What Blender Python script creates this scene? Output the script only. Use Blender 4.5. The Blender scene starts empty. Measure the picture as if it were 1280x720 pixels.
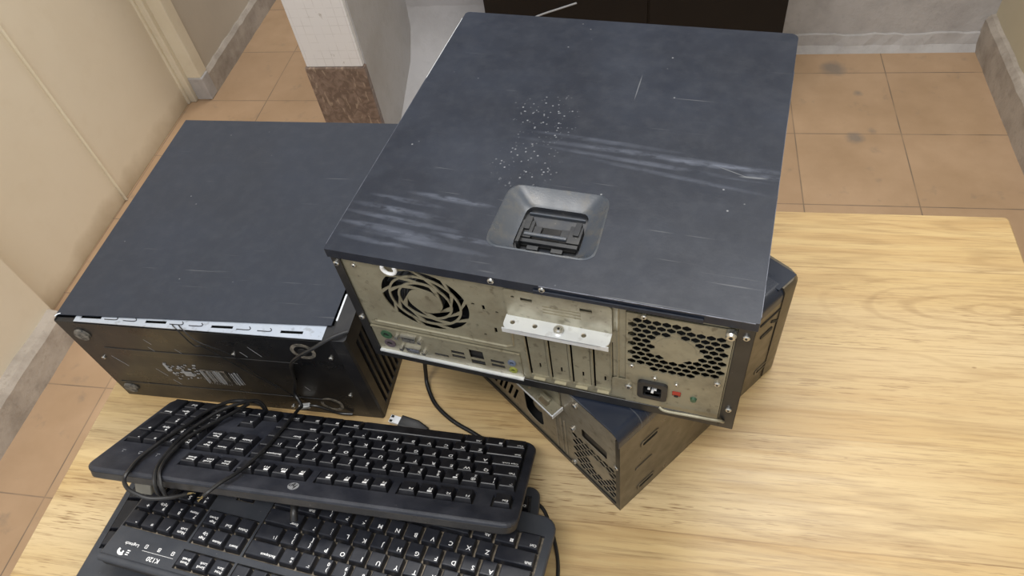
import bpy, math, random
from mathutils import Matrix, Vector
random.seed(7)
PI = math.pi
sc = bpy.context.scene
COL = sc.collection
Z0 = 0.75                                   # table top height

# ------------------------------------------------------------------ helpers
def lin(r, g, b):
    f = lambda c: (c/255/12.92) if c/255 <= .04045 else ((c/255+.055)/1.055)**2.4
    return (f(r), f(g), f(b), 1)

class NT:
    """tiny node-graph helper"""
    def __init__(s, name, rough=.5, metal=0., base=(.5, .5, .5, 1), spec=.5):
        s.m = bpy.data.materials.new(name); s.m.use_nodes = True
        s.nt = s.m.node_tree; s.b = s.nt.nodes['Principled BSDF']
        s.b.inputs['Roughness'].default_value = rough; s.b.inputs['Metallic'].default_value = metal
        s.b.inputs['Base Color'].default_value = base
        s.b.inputs['Specular IOR Level'].default_value = spec
        s._co = None
    def n(s, t, **kw):
        nd = s.nt.nodes.new(t)
        for k, v in kw.items(): setattr(nd, k, v)
        return nd
    def put(s, sock, v):
        if hasattr(v, 'is_output'): s.nt.links.new(v, sock)
        else: sock.default_value = v
    def co(s):
        if s._co is None: s._co = s.n('ShaderNodeTexCoord').outputs['Object']
        return s._co
    def map(s, scale=(1, 1, 1), loc=(0, 0, 0), rot=(0, 0, 0), src=None):
        nd = s.n('ShaderNodeMapping'); s.put(nd.inputs[0], src or s.co())
        nd.inputs['Scale'].default_value = scale; nd.inputs['Location'].default_value = loc; nd.inputs['Rotation'].default_value = rot
        return nd.outputs[0]
    def noise(s, scale=5, detail=4, rough=.5, vec=None, dist=0., color=False):
        nd = s.n('ShaderNodeTexNoise'); s.put(nd.inputs['Vector'], vec or s.co())
        nd.inputs['Scale'].default_value = scale; nd.inputs['Detail'].default_value = detail
        nd.inputs['Roughness'].default_value = rough; nd.inputs['Distortion'].default_value = dist
        return nd.outputs['Color' if color else 'Fac']
    def voro(s, scale, vec=None, feature='F1', out='Distance'):
        nd = s.n('ShaderNodeTexVoronoi', feature=feature); s.put(nd.inputs['Vector'], vec or s.co())
        nd.inputs['Scale'].default_value = scale
        return nd.outputs[out]
    def ramp(s, fac, a, b, lo=0., hi=1.):
        nd = s.n('ShaderNodeMapRange'); nd.clamp = True
        s.put(nd.inputs['Value'], fac); nd.inputs['From Min'].default_value = a; nd.inputs['From Max'].default_value = b
        nd.inputs['To Min'].default_value = lo; nd.inputs['To Max'].default_value = hi
        return nd.outputs[0]
    def math(s, op, a, b=0., c=0.):
        nd = s.n('ShaderNodeMath', operation=op); s.put(nd.inputs[0], a); s.put(nd.inputs[1], b); s.put(nd.inputs[2], c)
        return nd.outputs[0]
    def mix(s, f, a, b, blend='MIX'):
        nd = s.n('ShaderNodeMix', data_type='RGBA', blend_type=blend); s.put(nd.inputs[0], f); s.put(nd.inputs[6], a); s.put(nd.inputs[7], b)
        return nd.outputs[2]
    def xyz(s, src=None):
        nd = s.n('ShaderNodeSeparateXYZ'); s.put(nd.inputs[0], src or s.co()); return nd.outputs
    def comb(s, x=0., y=0., z=0.):
        nd = s.n('ShaderNodeCombineXYZ'); s.put(nd.inputs[0], x); s.put(nd.inputs[1], y); s.put(nd.inputs[2], z); return nd.outputs[0]
    def color(s, v): s.put(s.b.inputs['Base Color'], v); return s
    def rough(s, v): s.put(s.b.inputs['Roughness'], v); return s
    def bump(s, h, st=.3, d=.001):
        nd = s.n('ShaderNodeBump'); s.put(nd.inputs['Height'], h); nd.inputs['Strength'].default_value = st; nd.inputs['Distance'].default_value = d
        s.put(s.b.inputs['Normal'], nd.outputs[0]); return s

def rr(x0, x1, y0, y1, r, n=5):
    """rounded rectangle, r one radius or four (x0y0, x1y0, x1y1, x0y1)"""
    if not isinstance(r, (tuple, list)): r = (r,)*4
    out = []
    for (cx, cy, sx, sy, a0, q) in ((x0, y0, 1, 1, PI, r[0]), (x1, y0, -1, 1, 1.5*PI, r[1]), (x1, y1, -1, -1, 0, r[2]), (x0, y1, 1, -1, .5*PI, r[3])):
        if q <= 0: out.append((cx, cy)); continue
        for i in range(n+1):
            a = a0 + .5*PI*i/n
            out.append((cx+sx*q+q*math.cos(a), cy+sy*q+q*math.sin(a)))
    return out
def circ(cx, cy, r, n=24, ph=0.): return [(cx+r*math.cos(ph+2*PI*i/n), cy+r*math.sin(ph+2*PI*i/n)) for i in range(n)]

def me_data(o):
    me = bpy.data.meshes.new_from_object(o)
    vs = [tuple(v.co) for v in me.vertices]; fs = [tuple(p.vertices) for p in me.polygons]
    bpy.data.meshes.remove(me); return vs, fs
def fill2d(polys, ext):
    cu = bpy.data.curves.new('tmp', 'CURVE'); cu.dimensions = '2D'; cu.fill_mode = 'BOTH'; cu.extrude = ext
    for p in polys:
        sp = cu.splines.new('POLY'); sp.points.add(len(p)-1)
        for q, (x, y) in zip(sp.points, p): q.co = (x, y, 0, 1)
        sp.use_cyclic_u = True
    o = bpy.data.objects.new('tmp', cu); r = me_data(o)
    bpy.data.objects.remove(o); bpy.data.curves.remove(cu); return r
_tx = {}
def text2d(s, shear=0.):
    if (s, shear) not in _tx:
        cu = bpy.data.curves.new('tmp', 'FONT'); cu.body = s; cu.size = 1; cu.align_x = 'CENTER'; cu.align_y = 'CENTER'
        cu.resolution_u = 2; cu.shear = shear; cu.offset = .012
        o = bpy.data.objects.new('tmp', cu); _tx[(s, shear)] = me_data(o)
        bpy.data.objects.remove(o); bpy.data.curves.remove(cu)
    return _tx[(s, shear)]

XZ = Matrix(((1, 0, 0, 0), (0, 0, -1, 0), (0, 1, 0, 0), (0, 0, 0, 1)))      # plate xy -> x,z ; its +z -> -y
YZ = Matrix(((0, 0, 1, 0), (1, 0, 0, 0), (0, 1, 0, 0), (0, 0, 0, 1)))       # plate xy -> y,z ; its +z -> +x
def T(x, y, z): return Matrix.Translation((x, y, z))
def RZ(a): return Matrix.Rotation(a, 4, 'Z')
def RX(a): return Matrix.Rotation(a, 4, 'X')
def RY(a): return Matrix.Rotation(a, 4, 'Y')

class MB:
    def __init__(s, M=None): s.v = []; s.f = []; s.mi = []; s.M = M or Matrix.Identity(4)
    def add(s, vs, fs, mi=0, M=None):
        k = len(s.v); A = s.M @ M if M is not None else s.M
        s.v += [tuple(A @ Vector(q)) for q in vs]
        s.f += [tuple(i+k for i in f) for f in fs]; s.mi += [mi]*len(fs); return s
    def box(s, x0, x1, y0, y1, z0, z1, mi=0, M=None):
        vs = [(x, y, z) for z in (z0, z1) for y in (y0, y1) for x in (x0, x1)]
        return s.add(vs, [(0, 2, 3, 1), (4, 5, 7, 6), (0, 1, 5, 4), (2, 6, 7, 3), (0, 4, 6, 2), (1, 3, 7, 5)], mi, M)
    def loft(s, loops, mi=0, M=None, cap0=True, cap1=True, closed=True):
        n = len(loops[0]); vs = [q for l in loops for q in l]; fs = []
        for k in range(len(loops)-1):
            for i in range(n if closed else n-1):
                j = (i+1) % n; fs.append((k*n+i, k*n+j, (k+1)*n+j, (k+1)*n+i))
        if cap0: fs.append(tuple(range(n-1, -1, -1)))
        if cap1: fs.append(tuple((len(loops)-1)*n+i for i in range(n)))
        return s.add(vs, fs, mi, M)
    def prism(s, poly, z0, z1, mi=0, M=None, ch=0.):
        if ch:
            cx = sum(q[0] for q in poly)/len(poly); cy = sum(q[1] for q in poly)/len(poly)
            w = max(abs(q[0]-cx) for q in poly); h = max(abs(q[1]-cy) for q in poly)
            sh = [(cx+(x-cx)*(1-ch/w), cy+(y-cy)*(1-ch/h)) for x, y in poly]
            return s.loft([[(x, y, z0) for x, y in poly], [(x, y, z1-ch) for x, y in poly], [(x, y, z1) for x, y in sh]], mi, M)
        return s.loft([[(x, y, z0) for x, y in poly], [(x, y, z1) for x, y in poly]], mi, M)
    def cyl(s, x, y, z0, z1, r, n=20, mi=0, M=None, r2=None):
        return s.loft([[(a, b, z0) for a, b in circ(x, y, r, n)], [(a, b, z1) for a, b in circ(x, y, r if r2 is None else r2, n)]], mi, M)
    def plate(s, polys, t, mi=0, M=None):
        vs, fs = fill2d(polys, t/2); return s.add(vs, fs, mi, M)
    def text(s, t, size, x, y, z, mi=0, M=None, shear=0., sx=1.):
        vs, fs = text2d(t, shear)
        return s.add([(a*size*sx+x, b*size+y, z) for a, b, c in vs], fs, mi, M)
    def tube(s, pts, r, n=8, mi=0, M=None, smooth=5):
        P = [Vector(q) for q in pts]
        if smooth:
            out = []
            for i in range(len(P)-1):
                a, b, c, d = P[max(i-1, 0)], P[i], P[i+1], P[min(i+2, len(P)-1)]
                for k in range(smooth):
                    t = k/smooth
                    out.append(.5*((2*b)+(c-a)*t+(2*a-5*b+4*c-d)*t*t+(3*b-a-3*c+d)*t**3))
            P = out+[P[-1]]
        loops = []; up = None
        for i, q in enumerate(P):
            d = (P[min(i+1, len(P)-1)]-P[max(i-1, 0)]).normalized()
            if up is None: up = d.orthogonal().normalized()
            up = (up-d*up.dot(d)).normalized(); w = d.cross(up)
            loops.append([tuple(q+r*(math.cos(2*PI*k/n)*up+math.sin(2*PI*k/n)*w)) for k in range(n)])
        return s.loft(loops, mi, M)
    def build(s, name, mats, parent=None, smooth=False, bevel=0., seg=2, label=None, kind=None):
        me = bpy.data.meshes.new(name); me.from_pydata(s.v, [], s.f); me.validate()
        if not isinstance(mats, (list, tuple)): mats = [mats]
        for m in mats: me.materials.append(m)
        for p, i in zip(me.polygons, s.mi): p.material_index = i
        if smooth:
            me.shade_smooth(); me.set_sharp_from_angle(angle=math.radians(38))
        o = bpy.data.objects.new(name, me); COL.objects.link(o)
        if parent is not None: o.parent = parent
        if bevel:
            md = o.modifiers.new('bevel', 'BEVEL'); md.width = bevel; md.segments = seg; md.limit_method = 'ANGLE'; md.angle_limit = math.radians(35)
        if label: o['label'] = label
        if kind: o['kind'] = kind
        return o

def thing(name, label, cat, loc=(0, 0, 0), rot=(0, 0, 0), group=None):
    o = bpy.data.objects.new(name, None); COL.objects.link(o); o.empty_display_size = .05
    o.location = loc; o.rotation_euler = rot; o['label'] = label; o['category'] = cat
    if group: o['group'] = group
    return o
def tag(o, label, cat, group=None):
    o['label'] = label; o['category'] = cat
    if group: o['group'] = group
    return o
def copy_part(o, parent, M):
    c = o.copy(); COL.objects.link(c); c.parent = parent; c.matrix_local = M; return c

# ------------------------------------------------------------------ materials
MT = {}
def simple(name, base, rough=.5, metal=0., var=0., vscale=30., base2=None, spec=.5):
    g = NT(name, rough, metal, base, spec)
    if base2:
        g.color(g.mix(g.ramp(g.noise(vscale, 5, .6), .42, .62), base, base2))
    MT[name] = g.m; return g.m

def paint_scratched(name, dust=1., marks=True, rg=.36, base=(.0075, .0105, .0190, 1)):
    g = NT(name, .42, 0, base, .34)
    x, y, z = g.xyz()
    cloud = g.ramp(g.noise(9, 6, .62), .38, .78)
    fine = g.ramp(g.noise(60, 5, .7), .45, .75)
    c = g.mix(g.math('MULTIPLY', cloud, .6*dust), base, (.026, .033, .050, 1))
    c = g.mix(g.math('MULTIPLY', fine, .12*dust), c, (.09, .095, .105, 1))
    # long thin scratches in two directions
    for (a, sx, sy, th, am) in ((.12, 5, 420, .73, .5), (-.9, 8, 300, .745, .35), (1.25, 6, 260, .74, .35)):
        v = g.map((sx, sy, 1), rot=(0, 0, a))
        s_ = g.ramp(g.noise(1, 1, .4, vec=v), th, th+.05)
        k = g.ramp(g.noise(14, 2, .5, vec=g.map(loc=(a*9, 3, 0))), .52, .62)
        c = g.mix(g.math('MULTIPLY', g.math('MULTIPLY', s_, k), am), c, (.16, .165, .17, 1))
    # pale chips
    chips = g.ramp(g.voro(75), .02, .09, 1, 0)
    few = g.ramp(g.noise(23, 2, .5, vec=g.map(loc=(5, 1, 0))), .575, .63)
    c = g.mix(g.math('MULTIPLY', g.math('MULTIPLY', chips, few), .8), c, (.30, .31, .32, 1))
    if marks:
        def gauss(px, py, wx, wy, slope=0.):
            dx = g.math('DIVIDE', g.math('SUBTRACT', x, px), wx)
            yy = g.math('SUBTRACT', g.math('SUBTRACT', y, py), g.math('MULTIPLY', g.math('SUBTRACT', x, px), slope))
            dy = g.math('DIVIDE', yy, wy)
            r2 = g.math('ADD', g.math('MULTIPLY', dx, dx), g.math('MULTIPLY', dy, dy))
            return g.ramp(r2, 0, 1, 1, 0)
        tear = g.ramp(g.noise(55, 4, .6, vec=g.map((1, 2.2, 1))), .40, .52)
        wisp = g.ramp(g.noise(1, 3, .6, vec=g.map((22, 150, 1), rot=(0, 0, .05))), .47, .62)
        # dried dusty swipes: across the middle right and the near left corner
        tear = g.ramp(g.noise(45, 4, .6, vec=g.map((1, 2.5, 1))), .34, .50)
        for (px, py, wx, wy, sl, am) in ((.235, .1615, .125, .0042, -.03, .40), (.245, .150, .11, .0035, -.07, .34), (.27, .138, .09, .0032, -.12, .30), (.31, .1575, .06, .0045, .0, .5),
                                         (.20, .172, .08, .0035, -.05, .28), (.345, .150, .02, .004, .0, .45),
                                         (.088, .075, .045, .0042, -.05, .55), (.050, .066, .040, .0034, -.06, .40), (.050, .053, .055, .0046, -.06, .45), (.060, .042, .07, .0036, -.06, .45),
                                         (.050, .030, .055, .0050, -.05, .50), (.085, .022, .07, .0040, -.05, .36), (.04, .015, .04, .0036, -.04, .42), (.12, .033, .04, .0034, -.05, .36)):
            c = g.mix(g.math('MULTIPLY', g.math('MULTIPLY', gauss(px, py, wx, wy, sl), tear), g.math('MULTIPLY_ADD', wisp, .55*am, .55*am)), c, (.125, .14, .18, 1))
        # spatter of flaked paint behind the latch
        sp = g.ramp(g.voro(260), .12, .30, 1, 0)
        sp2 = g.ramp(g.noise(150, 2, .5), .46, .54)
        for (px, py, wx, wy) in ((.140, .195, .034, .042), (.140, .130, .034, .034)):
            k = g.math('MULTIPLY', g.ramp(gauss(px, py, wx, wy), 0, .5), g.math('MULTIPLY', sp, sp2))
            c = g.mix(g.math('MULTIPLY', k, .6), c, (.30, .31, .33, 1))
        # single long scratches
        for (px, py, wx, wy, sl) in ((.2165, .255, .0006, .022, 0), (.318, .152, .016, .0006, -.35), (.335, .148, .013, .0014, 0.05)):
            c = g.mix(g.math('MULTIPLY', g.ramp(gauss(px, py, wx, wy, sl), 0, .7), .30), c, (.30, .31, .32, 1))
    g.color(c)
    g.rough(g.ramp(g.noise(18, 5, .6, vec=g.map(loc=(2, 7, 1))), .3, .7, rg, rg+.15))
    g.bump(g.noise(420, 2, .5), .10, .0004)
    MT[name] = g.m; return g.m

paint_scratched('painted_steel_scratched')
paint_scratched('painted_steel_smooth', dust=1.0, marks=False, base=(.023, .0275, .0385, 1))
paint_scratched('painted_steel_lower', dust=.6, marks=False, rg=.24, base=(.012, .017, .031, 1))

def dusty_black(name, base, dust, rough=.4, amt=.5, sc_=16., lo=.45, hi=.75, bumpy=0.):
    g = NT(name, rough, 0, base)
    d = g.math('MULTIPLY', g.ramp(g.noise(sc_, 6, .65), lo, hi), amt)
    c = g.mix(d, base, dust)
    c = g.mix(g.math('MULTIPLY', g.ramp(g.voro(160), .03, .1, 1, 0), g.math('MULTIPLY', g.ramp(g.noise(40, 2), .58, .64), .5)), c, (.25, .24, .22, 1))
    g.color(c); g.rough(g.ramp(g.noise(30, 4), .3, .7, rough-.07, rough+.12))
    if bumpy: g.bump(g.noise(700, 2), bumpy, .0004)
    MT[name] = g.m; return g.m
dusty_black('black_shell', (.010, .010, .011, 1), (.055, .050, .043, 1), .38, .5)
dusty_black('black_bottom', (.008, .008, .009, 1), (.06, .052, .042, 1), .30, .45, 9)
dusty_black('black_plastic', (.010, .010, .012, 1), (.05, .047, .042, 1), .42, .5, 22, bumpy=.12)
dusty_black('latch_plastic', (.045, .053, .066, 1), (.10, .09, .072, 1), .30, .6, 55, .50, .68, bumpy=.12)
dusty_black('keyboard_deck', (.012, .0135, .020, 1), (.06, .062, .075, 1), .40, .6, 26, .42, .8, bumpy=.25)
dusty_black('keyboard_deck_matte', (.034, .038, .047, 1), (.07, .072, .08, 1), .42, .5, 26, .42, .8, bumpy=.25)
dusty_black('keyboard_side', (.022, .020, .019, 1), (.08, .07, .06, 1), .34, .5, 20)
dusty_black('key_plastic', (.008, .0085, .012, 1), (.06, .06, .066, 1), .40, .35, 60, .45, .85, bumpy=.12)
dusty_black('key_plastic_worn', (.016, .0175, .024, 1), (.06, .06, .066, 1), .36, .35, 60, .45, .85, bumpy=.12)
dusty_black('key_well', (.010, .010, .012, 1), (.06, .053, .045, 1), .7, .8, 90, .4, .7)
dusty_black('key_well_dusty', (.10, .085, .065, 1), (.30, .25, .185, 1), .8, .9, 140, .38, .6)
dusty_black('cord_rubber', (.009, .009, .010, 1), (.03, .028, .026, 1), .38, .4, 60)
dusty_black('rubber_foot', (.03, .028, .026, 1), (.20, .18, .15, 1), .75, .9, 120, .4, .6)
dusty_black('dust_ring', (.06, .055, .045, 1), (.22, .19, .15, 1), .8, .9, 150, .4, .6)
dusty_black('latch_floor', (.024, .027, .034, 1), (.07, .065, .055, 1), .35, .6, 55)
dusty_black('latch_dark', (.010, .011, .013, 1), (.06, .055, .045, 1), .30, .35, 60)
dusty_black('inside_dark', (.004, .004, .004, 1), (.02, .017, .014, 1), .7, .4, 40)
simple('white_print', lin(240, 240, 240), .55)
simple('grey_print', lin(150, 152, 155), .5)
simple('silver_badge', lin(190, 192, 196), .3, .6)
simple('worn_steel', lin(172, 165, 140), .4, .4)
simple('edge_line', lin(95, 98, 108), .35, .3, base2=lin(60, 63, 72), vscale=60)  # paler grey for the thin lines along the panel edges
simple('grey_rubber', lin(112, 108, 98), .6)
simple('copper', lin(165, 145, 100), .4, .6)
simple('black_gloss', (.006, .0055, .0055, 1), .14, spec=.3)
simple('clear_white_plastic', lin(225, 225, 225), .35)
simple('red_plastic', lin(150, 45, 30), .45)
simple('green_plastic', lin(50, 80, 58), .4)
simple('purple_plastic', lin(82, 72, 78), .4)
simple('blue_jack', lin(95, 105, 125), .4)
simple('lime_jack', lin(135, 140, 65), .4)
simple('blue_socket', lin(50, 60, 90), .4)

def steel(name, base, dirt, rough=.42, metal=.55, amt=.6, sc_=25.):
    g = NT(name, rough, metal, base)
    c = g.mix(g.math('MULTIPLY', g.ramp(g.noise(sc_, 6, .65), .45, .72), amt), base, dirt)
    sp = g.math('MULTIPLY', g.ramp(g.noise(140, 3), .60, .70), amt*.7)
    c = g.mix(sp, c, (dirt[0]*.5, dirt[1]*.45, dirt[2]*.4, 1))
    g.color(c); g.rough(g.ramp(g.noise(50, 4), .3, .7, rough-.08, rough+.1))
    MT[name] = g.m; return g.m
steel('rear_steel', (.285, .262, .188, 1), (.155, .13, .085, 1), .45, .40, .75)
steel('rear_steel_dark', (.27, .24, .185, 1), (.15, .125, .085, 1), .45, .5, .7)
steel('bright_zinc', (.84, .87, .90, 1), (.66, .68, .69, 1), .36, .6, .3)
steel('blue_zinc', (.50, .55, .63, 1), (.34, .37, .41, 1), .38, .6, .5)
steel('screw_steel', (.56, .55, .52, 1), (.30, .28, .24, 1), .28, .9, .4, 300)
steel('bezel_steel', (.115, .098, .072, 1), (.075, .062, .045, 1), .34, .6, .5, 9)

def wood():
    g = NT('table_wood', .42, 0)
    x, y, z = g.xyz()
    W = .1255
    wob = g.math('MULTIPLY', g.math('SUBTRACT', g.noise(3., 2, .5), .5), .012)
    yy = g.math('DIVIDE', g.math('ADD', g.math('ADD', y, wob), .0875+10*W), W)
    idx = g.math('FLOOR', yy); fr = g.math('FRACT', yy)
    wn = g.n('ShaderNodeTexWhiteNoise', noise_dimensions='1D'); g.put(wn.inputs['W'], idx); rnd = wn.outputs['Value']
    wc = g.xyz(wn.outputs['Color'])
    off = g.math('MULTIPLY', rnd, 13.)
    st = lambda a, b, c=None: g.comb(g.math('MULTIPLY_ADD', x, a, off), g.math('MULTIPLY', y, b), off if c is None else c)
    # cathedral figure: growth rings cut at a slant, one heart on the right, elsewhere slow drift
    dx = g.math('DIVIDE', g.math('SUBTRACT', x, .515), .16); dy = g.math('DIVIDE', g.math('SUBTRACT', y, -.02), .040)
    rad = g.math('SQRT', g.math('ADD', g.math('MULTIPLY', dx, dx), g.math('MULTIPLY', dy, dy)))
    near = g.ramp(rad, .7, 1.5, 1, 0)
    flow = g.noise(1., 3, .5, vec=st(1.5, 13.), dist=.4)
    ph1 = g.math('MULTIPLY', flow, 40.)
    ph2 = g.math('ADD', g.math('MULTIPLY', rad, 19.), g.math('MULTIPLY', g.noise(14., 3, .5), 7.))
    rings = g.math('SINE', ph1); heart = g.math('SINE', ph2)
    streak = g.noise(1., 5, .65, vec=st(3., 70.), dist=.2)
    fine = g.noise(1., 4, .7, vec=st(14., 330.))
    pore = g.ramp(g.noise(1., 2, .6, vec=st(30., 620.)), .585, .66)
    pmask = g.ramp(g.noise(1., 3, .5, vec=st(1.8, 9., 4.)), .42, .60)
    light = (.53, .385, .185, 1); mid = (.43, .28, .118, 1); dark = (.18, .095, .035, 1); pale = (.585, .455, .265, 1)
    c = g.mix(g.ramp(streak, .36, .70), light, mid)
    c = g.mix(g.math('MULTIPLY', g.ramp(g.noise(1., 3, .5, vec=st(1.1, 6., 9.)), .46, .64), .8), c, pale)
    c = g.mix(g.math('MULTIPLY', g.math('MULTIPLY', g.ramp(rings, .5, 1.), g.math('SUBTRACT', 1., near)), .20), c, dark)
    c = g.mix(g.math('MULTIPLY', g.math('MULTIPLY', g.ramp(heart, .45, 1.), near), .34), c, dark)
    c = g.mix(g.math('MULTIPLY', near, .25), c, mid)
    c = g.mix(g.math('MULTIPLY', g.ramp(fine, .49, .72), .50), c, dark)
    c = g.mix(g.math('MULTIPLY', g.math('MULTIPLY', pore, pmask), .80), c, dark)
    c = g.mix(g.math('MULTIPLY', g.ramp(wc[1], .2, 1.), .25), c, mid)
    seam = g.ramp(g.math('ABSOLUTE', g.math('SUBTRACT', fr, .5)), .490, .499)
    c = g.mix(g.math('MULTIPLY', g.math('MULTIPLY', seam, g.ramp(g.noise(4., 2), .35, .6, .25, 1.)), .55), c, dark)
    knot = g.ramp(g.voro(9., vec=g.comb(x, g.math('MULTIPLY', y, 2.2), 0.)), .012, .03, 1, 0)
    c = g.mix(g.math('MULTIPLY', knot, .6), c, dark)
    g.color(c); g.rough(g.ramp(streak, .3, .7, .36, .48)); g.bump(fine, .06, .0005)
    MT['table_wood'] = g.m
wood()

def tiles():
    g = NT('floor_tiles', .45, 0)
    x, y, z = g.xyz()
    left = g.math('LESS_THAN', x, -.9)
    y2 = g.math('ADD', y, g.math('MULTIPLY', left, .142))
    fx = g.math('DIVIDE', g.math('SUBTRACT', x, .815-6), .30); fy = g.math('DIVIDE', g.math('SUBTRACT', y2, .905-6), .30)
    wn = g.n('ShaderNodeTexWhiteNoise', noise_dimensions='2D'); g.put(wn.inputs['Vector'], g.comb(g.math('FLOOR', fx), g.math('FLOOR', fy)))
    rnd = wn.outputs['Value']
    a = g.math('ABSOLUTE', g.math('SUBTRACT', g.math('FRACT', fx), .5)); b = g.math('ABSOLUTE', g.math('SUBTRACT', g.math('FRACT', fy), .5))
    joint = g.ramp(g.math('MAXIMUM', a, b), .4925, .4965)
    c = g.mix(g.ramp(g.noise(5, 5, .6), .35, .65), (.40, .265, .155, 1), (.48, .325, .20, 1))
    c = g.mix(g.math('MULTIPLY', rnd, .35), c, (.36, .235, .14, 1))
    c = g.mix(g.math('MULTIPLY', g.ramp(g.noise(13, 5, .6, vec=g.map(loc=(4, 2, 0))), .60, .76), .55), c, (.20, .165, .13, 1))
    c = g.mix(g.math('MULTIPLY', joint, g.ramp(g.noise(9, 3), .3, .6, .35, .85)), c, (.15, .115, .085, 1))
    # grey cement blots
    for (px, py, r) in ((.683, 1.188, .035), (.72, 1.40, .02), (.66, 1.53, .05), (.735, 1.22, .02)):
        d = g.math('ADD', g.math('POWER', g.math('SUBTRACT', x, px), 2.), g.math('POWER', g.math('SUBTRACT', y, py), 2.))
        d = g.math('ADD', g.math('SQRT', d), g.math('MULTIPLY', g.noise(30, 3), .03))
        c = g.mix(g.math('MULTIPLY', g.ramp(d, r*.7, r+.012, 1, 0), .7), c, (.19, .17, .15, 1))
    g.color(c); g.rough(g.ramp(g.noise(12, 4), .3, .7, .38, .55))
    g.bump(joint, -.4, .002)
    MT['floor_tiles'] = g.m
tiles()

def plaster(name, base, stain, sc_=6., amt=.5, foot=None, rough=.75, bump=.15):
    g = NT(name, rough, 0)
    c = g.mix(g.math('MULTIPLY', g.ramp(g.noise(sc_, 6, .6), .42, .72), amt), base, stain)
    c = g.mix(g.math('MULTIPLY', g.ramp(g.noise(sc_*5, 5, .65, vec=g.map(loc=(3, 1, 8))), .55, .72), amt*.6), c, stain)
    if foot:
        z = g.xyz()[2]
        k = g.math('MULTIPLY', g.ramp(g.math('ADD', z, g.math('MULTIPLY', g.noise(7, 4), .12)), foot[0], foot[1], 1, 0), .75)
        c = g.mix(k, c, foot[2])
    g.color(c); g.bump(g.noise(60, 5, .6), bump, .004)
    MT[name] = g.m
plaster('cream_paint', (.70, .62, .485, 1), (.64, .55, .41, 1), 3, .5, (.045, .125, (.28, .195, .10, 1)), .42, .04)
plaster('frame_paint', (.74, .67, .52, 1), (.60, .51, .36, 1), 6, .4, (.05, .14, (.38, .33, .26, 1)), .40, .04)
plaster('yellow_wall', (.56, .50, .36, 1), (.49, .43, .30, 1), 3, .5)
plaster('beige_wall', (.52, .46, .37, 1), (.43, .38, .31, 1), 3, .5)
plaster('rough_cement', (.45, .43, .415, 1), (.30, .28, .27, 1), 9, .7, None, .85, .5)
plaster('whitewash', (.40, .39, .395, 1), (.29, .28, .275, 1), 7, .6, None, .8, .35)
plaster('grey_plaster', (.40, .39, .39, 1), (.31, .29, .27, 1), 7, .6, None, .8, .3)
plaster('cement_skirting', (.44, .385, .325, 1), (.21, .175, .14, 1), 11, .7, None, .8, .5)

def granite():
    g = NT('red_granite', .35, 0)
    w = g.noise(40, 4, .6, dist=1.2)
    c = g.mix(g.ramp(w, .40, .60), (.120, .084, .066, 1), (.20, .145, .116, 1))
    fl = g.ramp(g.noise(52, 2, .5, vec=g.map((1.6, 1, .55), rot=(0, .5, 0)), dist=.8), .61, .67)
    c = g.mix(g.math('MULTIPLY', fl, .6), c, (.36, .28, .21, 1)); g.color(c); MT['red_granite'] = g.m
    g = NT('white_wall_tile', .35, 0)
    x, y, z = g.xyz()
    gr = g.math('MAXIMUM', g.math('ABSOLUTE', g.math('SUBTRACT', g.math('FRACT', g.math('MULTIPLY', x, 40.)), .5)),
                g.math('ABSOLUTE', g.math('SUBTRACT', g.math('FRACT', g.math('MULTIPLY', z, 40.)), .5)))
    c = g.mix(g.math('MULTIPLY', g.ramp(gr, .44, .49), g.ramp(g.noise(25, 4), .4, .6, .05, .45)), (.66, .655, .66, 1), (.42, .41, .40, 1))
    c = g.mix(g.math('MULTIPLY', g.ramp(g.noise(28, 4, .6), .66, .72), .8), c, (.33, .31, .29, 1))
    g.color(c); MT['white_wall_tile'] = g.m
granite()

# ------------------------------------------------------------------ setting
def struct(name, mb, m, parent=None, **kw): return mb.build(name, m, parent, kind='structure', **kw)
struct('floor', MB().box(-2.2, 1.8, -1.6, 3.4, -.05, 0), MT['floor_tiles'])
struct('wall_left', MB().box(-1.75, -1.50, -1.6, .343, 0, 2.9), MT['cream_paint'])
struct('wall_left', MB().box(-1.75, -1.52, 1.42, 3.4, 0, 2.9), MT['beige_wall'])
def skirt_y(x, d, y0, y1, h, sgn):
    """rough cement skirting running along y with a splayed top"""
    mb = MB(); n = max(2, int((y1-y0)/.03)); loops = []
    for i in range(n+1):
        y = y0+(y1-y0)*i/n; j = random.uniform(-.0018, .0018); k = random.uniform(-.001, .001)
        loops.append([(x-sgn*.02, y, 0), (x+sgn*(d+k), y, 0), (x+sgn*(d-.003+k), y, h*.86+j), (x+sgn*(d-.014), y, h+j*1.5), (x-sgn*.02, y, h+.006+j*2)])
    return mb.loft(loops)
def skirt_x(y, d, x0, x1, h):
    mb = MB(); n = max(2, int((x1-x0)/.03)); loops = []
    for i in range(n+1):
        x = x0+(x1-x0)*i/n; j = random.uniform(-.005, .005)
        loops.append([(x, y+.02, 0), (x, y-d-.018, 0), (x, y-d+j, .02), (x, y-d*.5, h+j), (x, y+.02, h+.01+j)])
    return mb.loft(loops)
struct('baseboard_left', skirt_y(-1.50, .040, -1.6, .335, .095, 1), MT['cement_skirting'])
struct('baseboard_left', skirt_y(-1.52, .018, 1.415, 3.3, .09, 1), MT['cement_skirting'])
struct('wall_right', MB().box(1.125, 1.35, -1.6, 1.80, 0, 2.9), MT['yellow_wall'])
struct('baseboard_right', skirt_y(1.125, .026, -1.6, 1.64, .115, -1), MT['cement_skirting'])
struct('wall_back', MB().box(-.41, 1.35, 1.64, 1.80, 0, 2.9), MT['rough_cement'])
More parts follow.
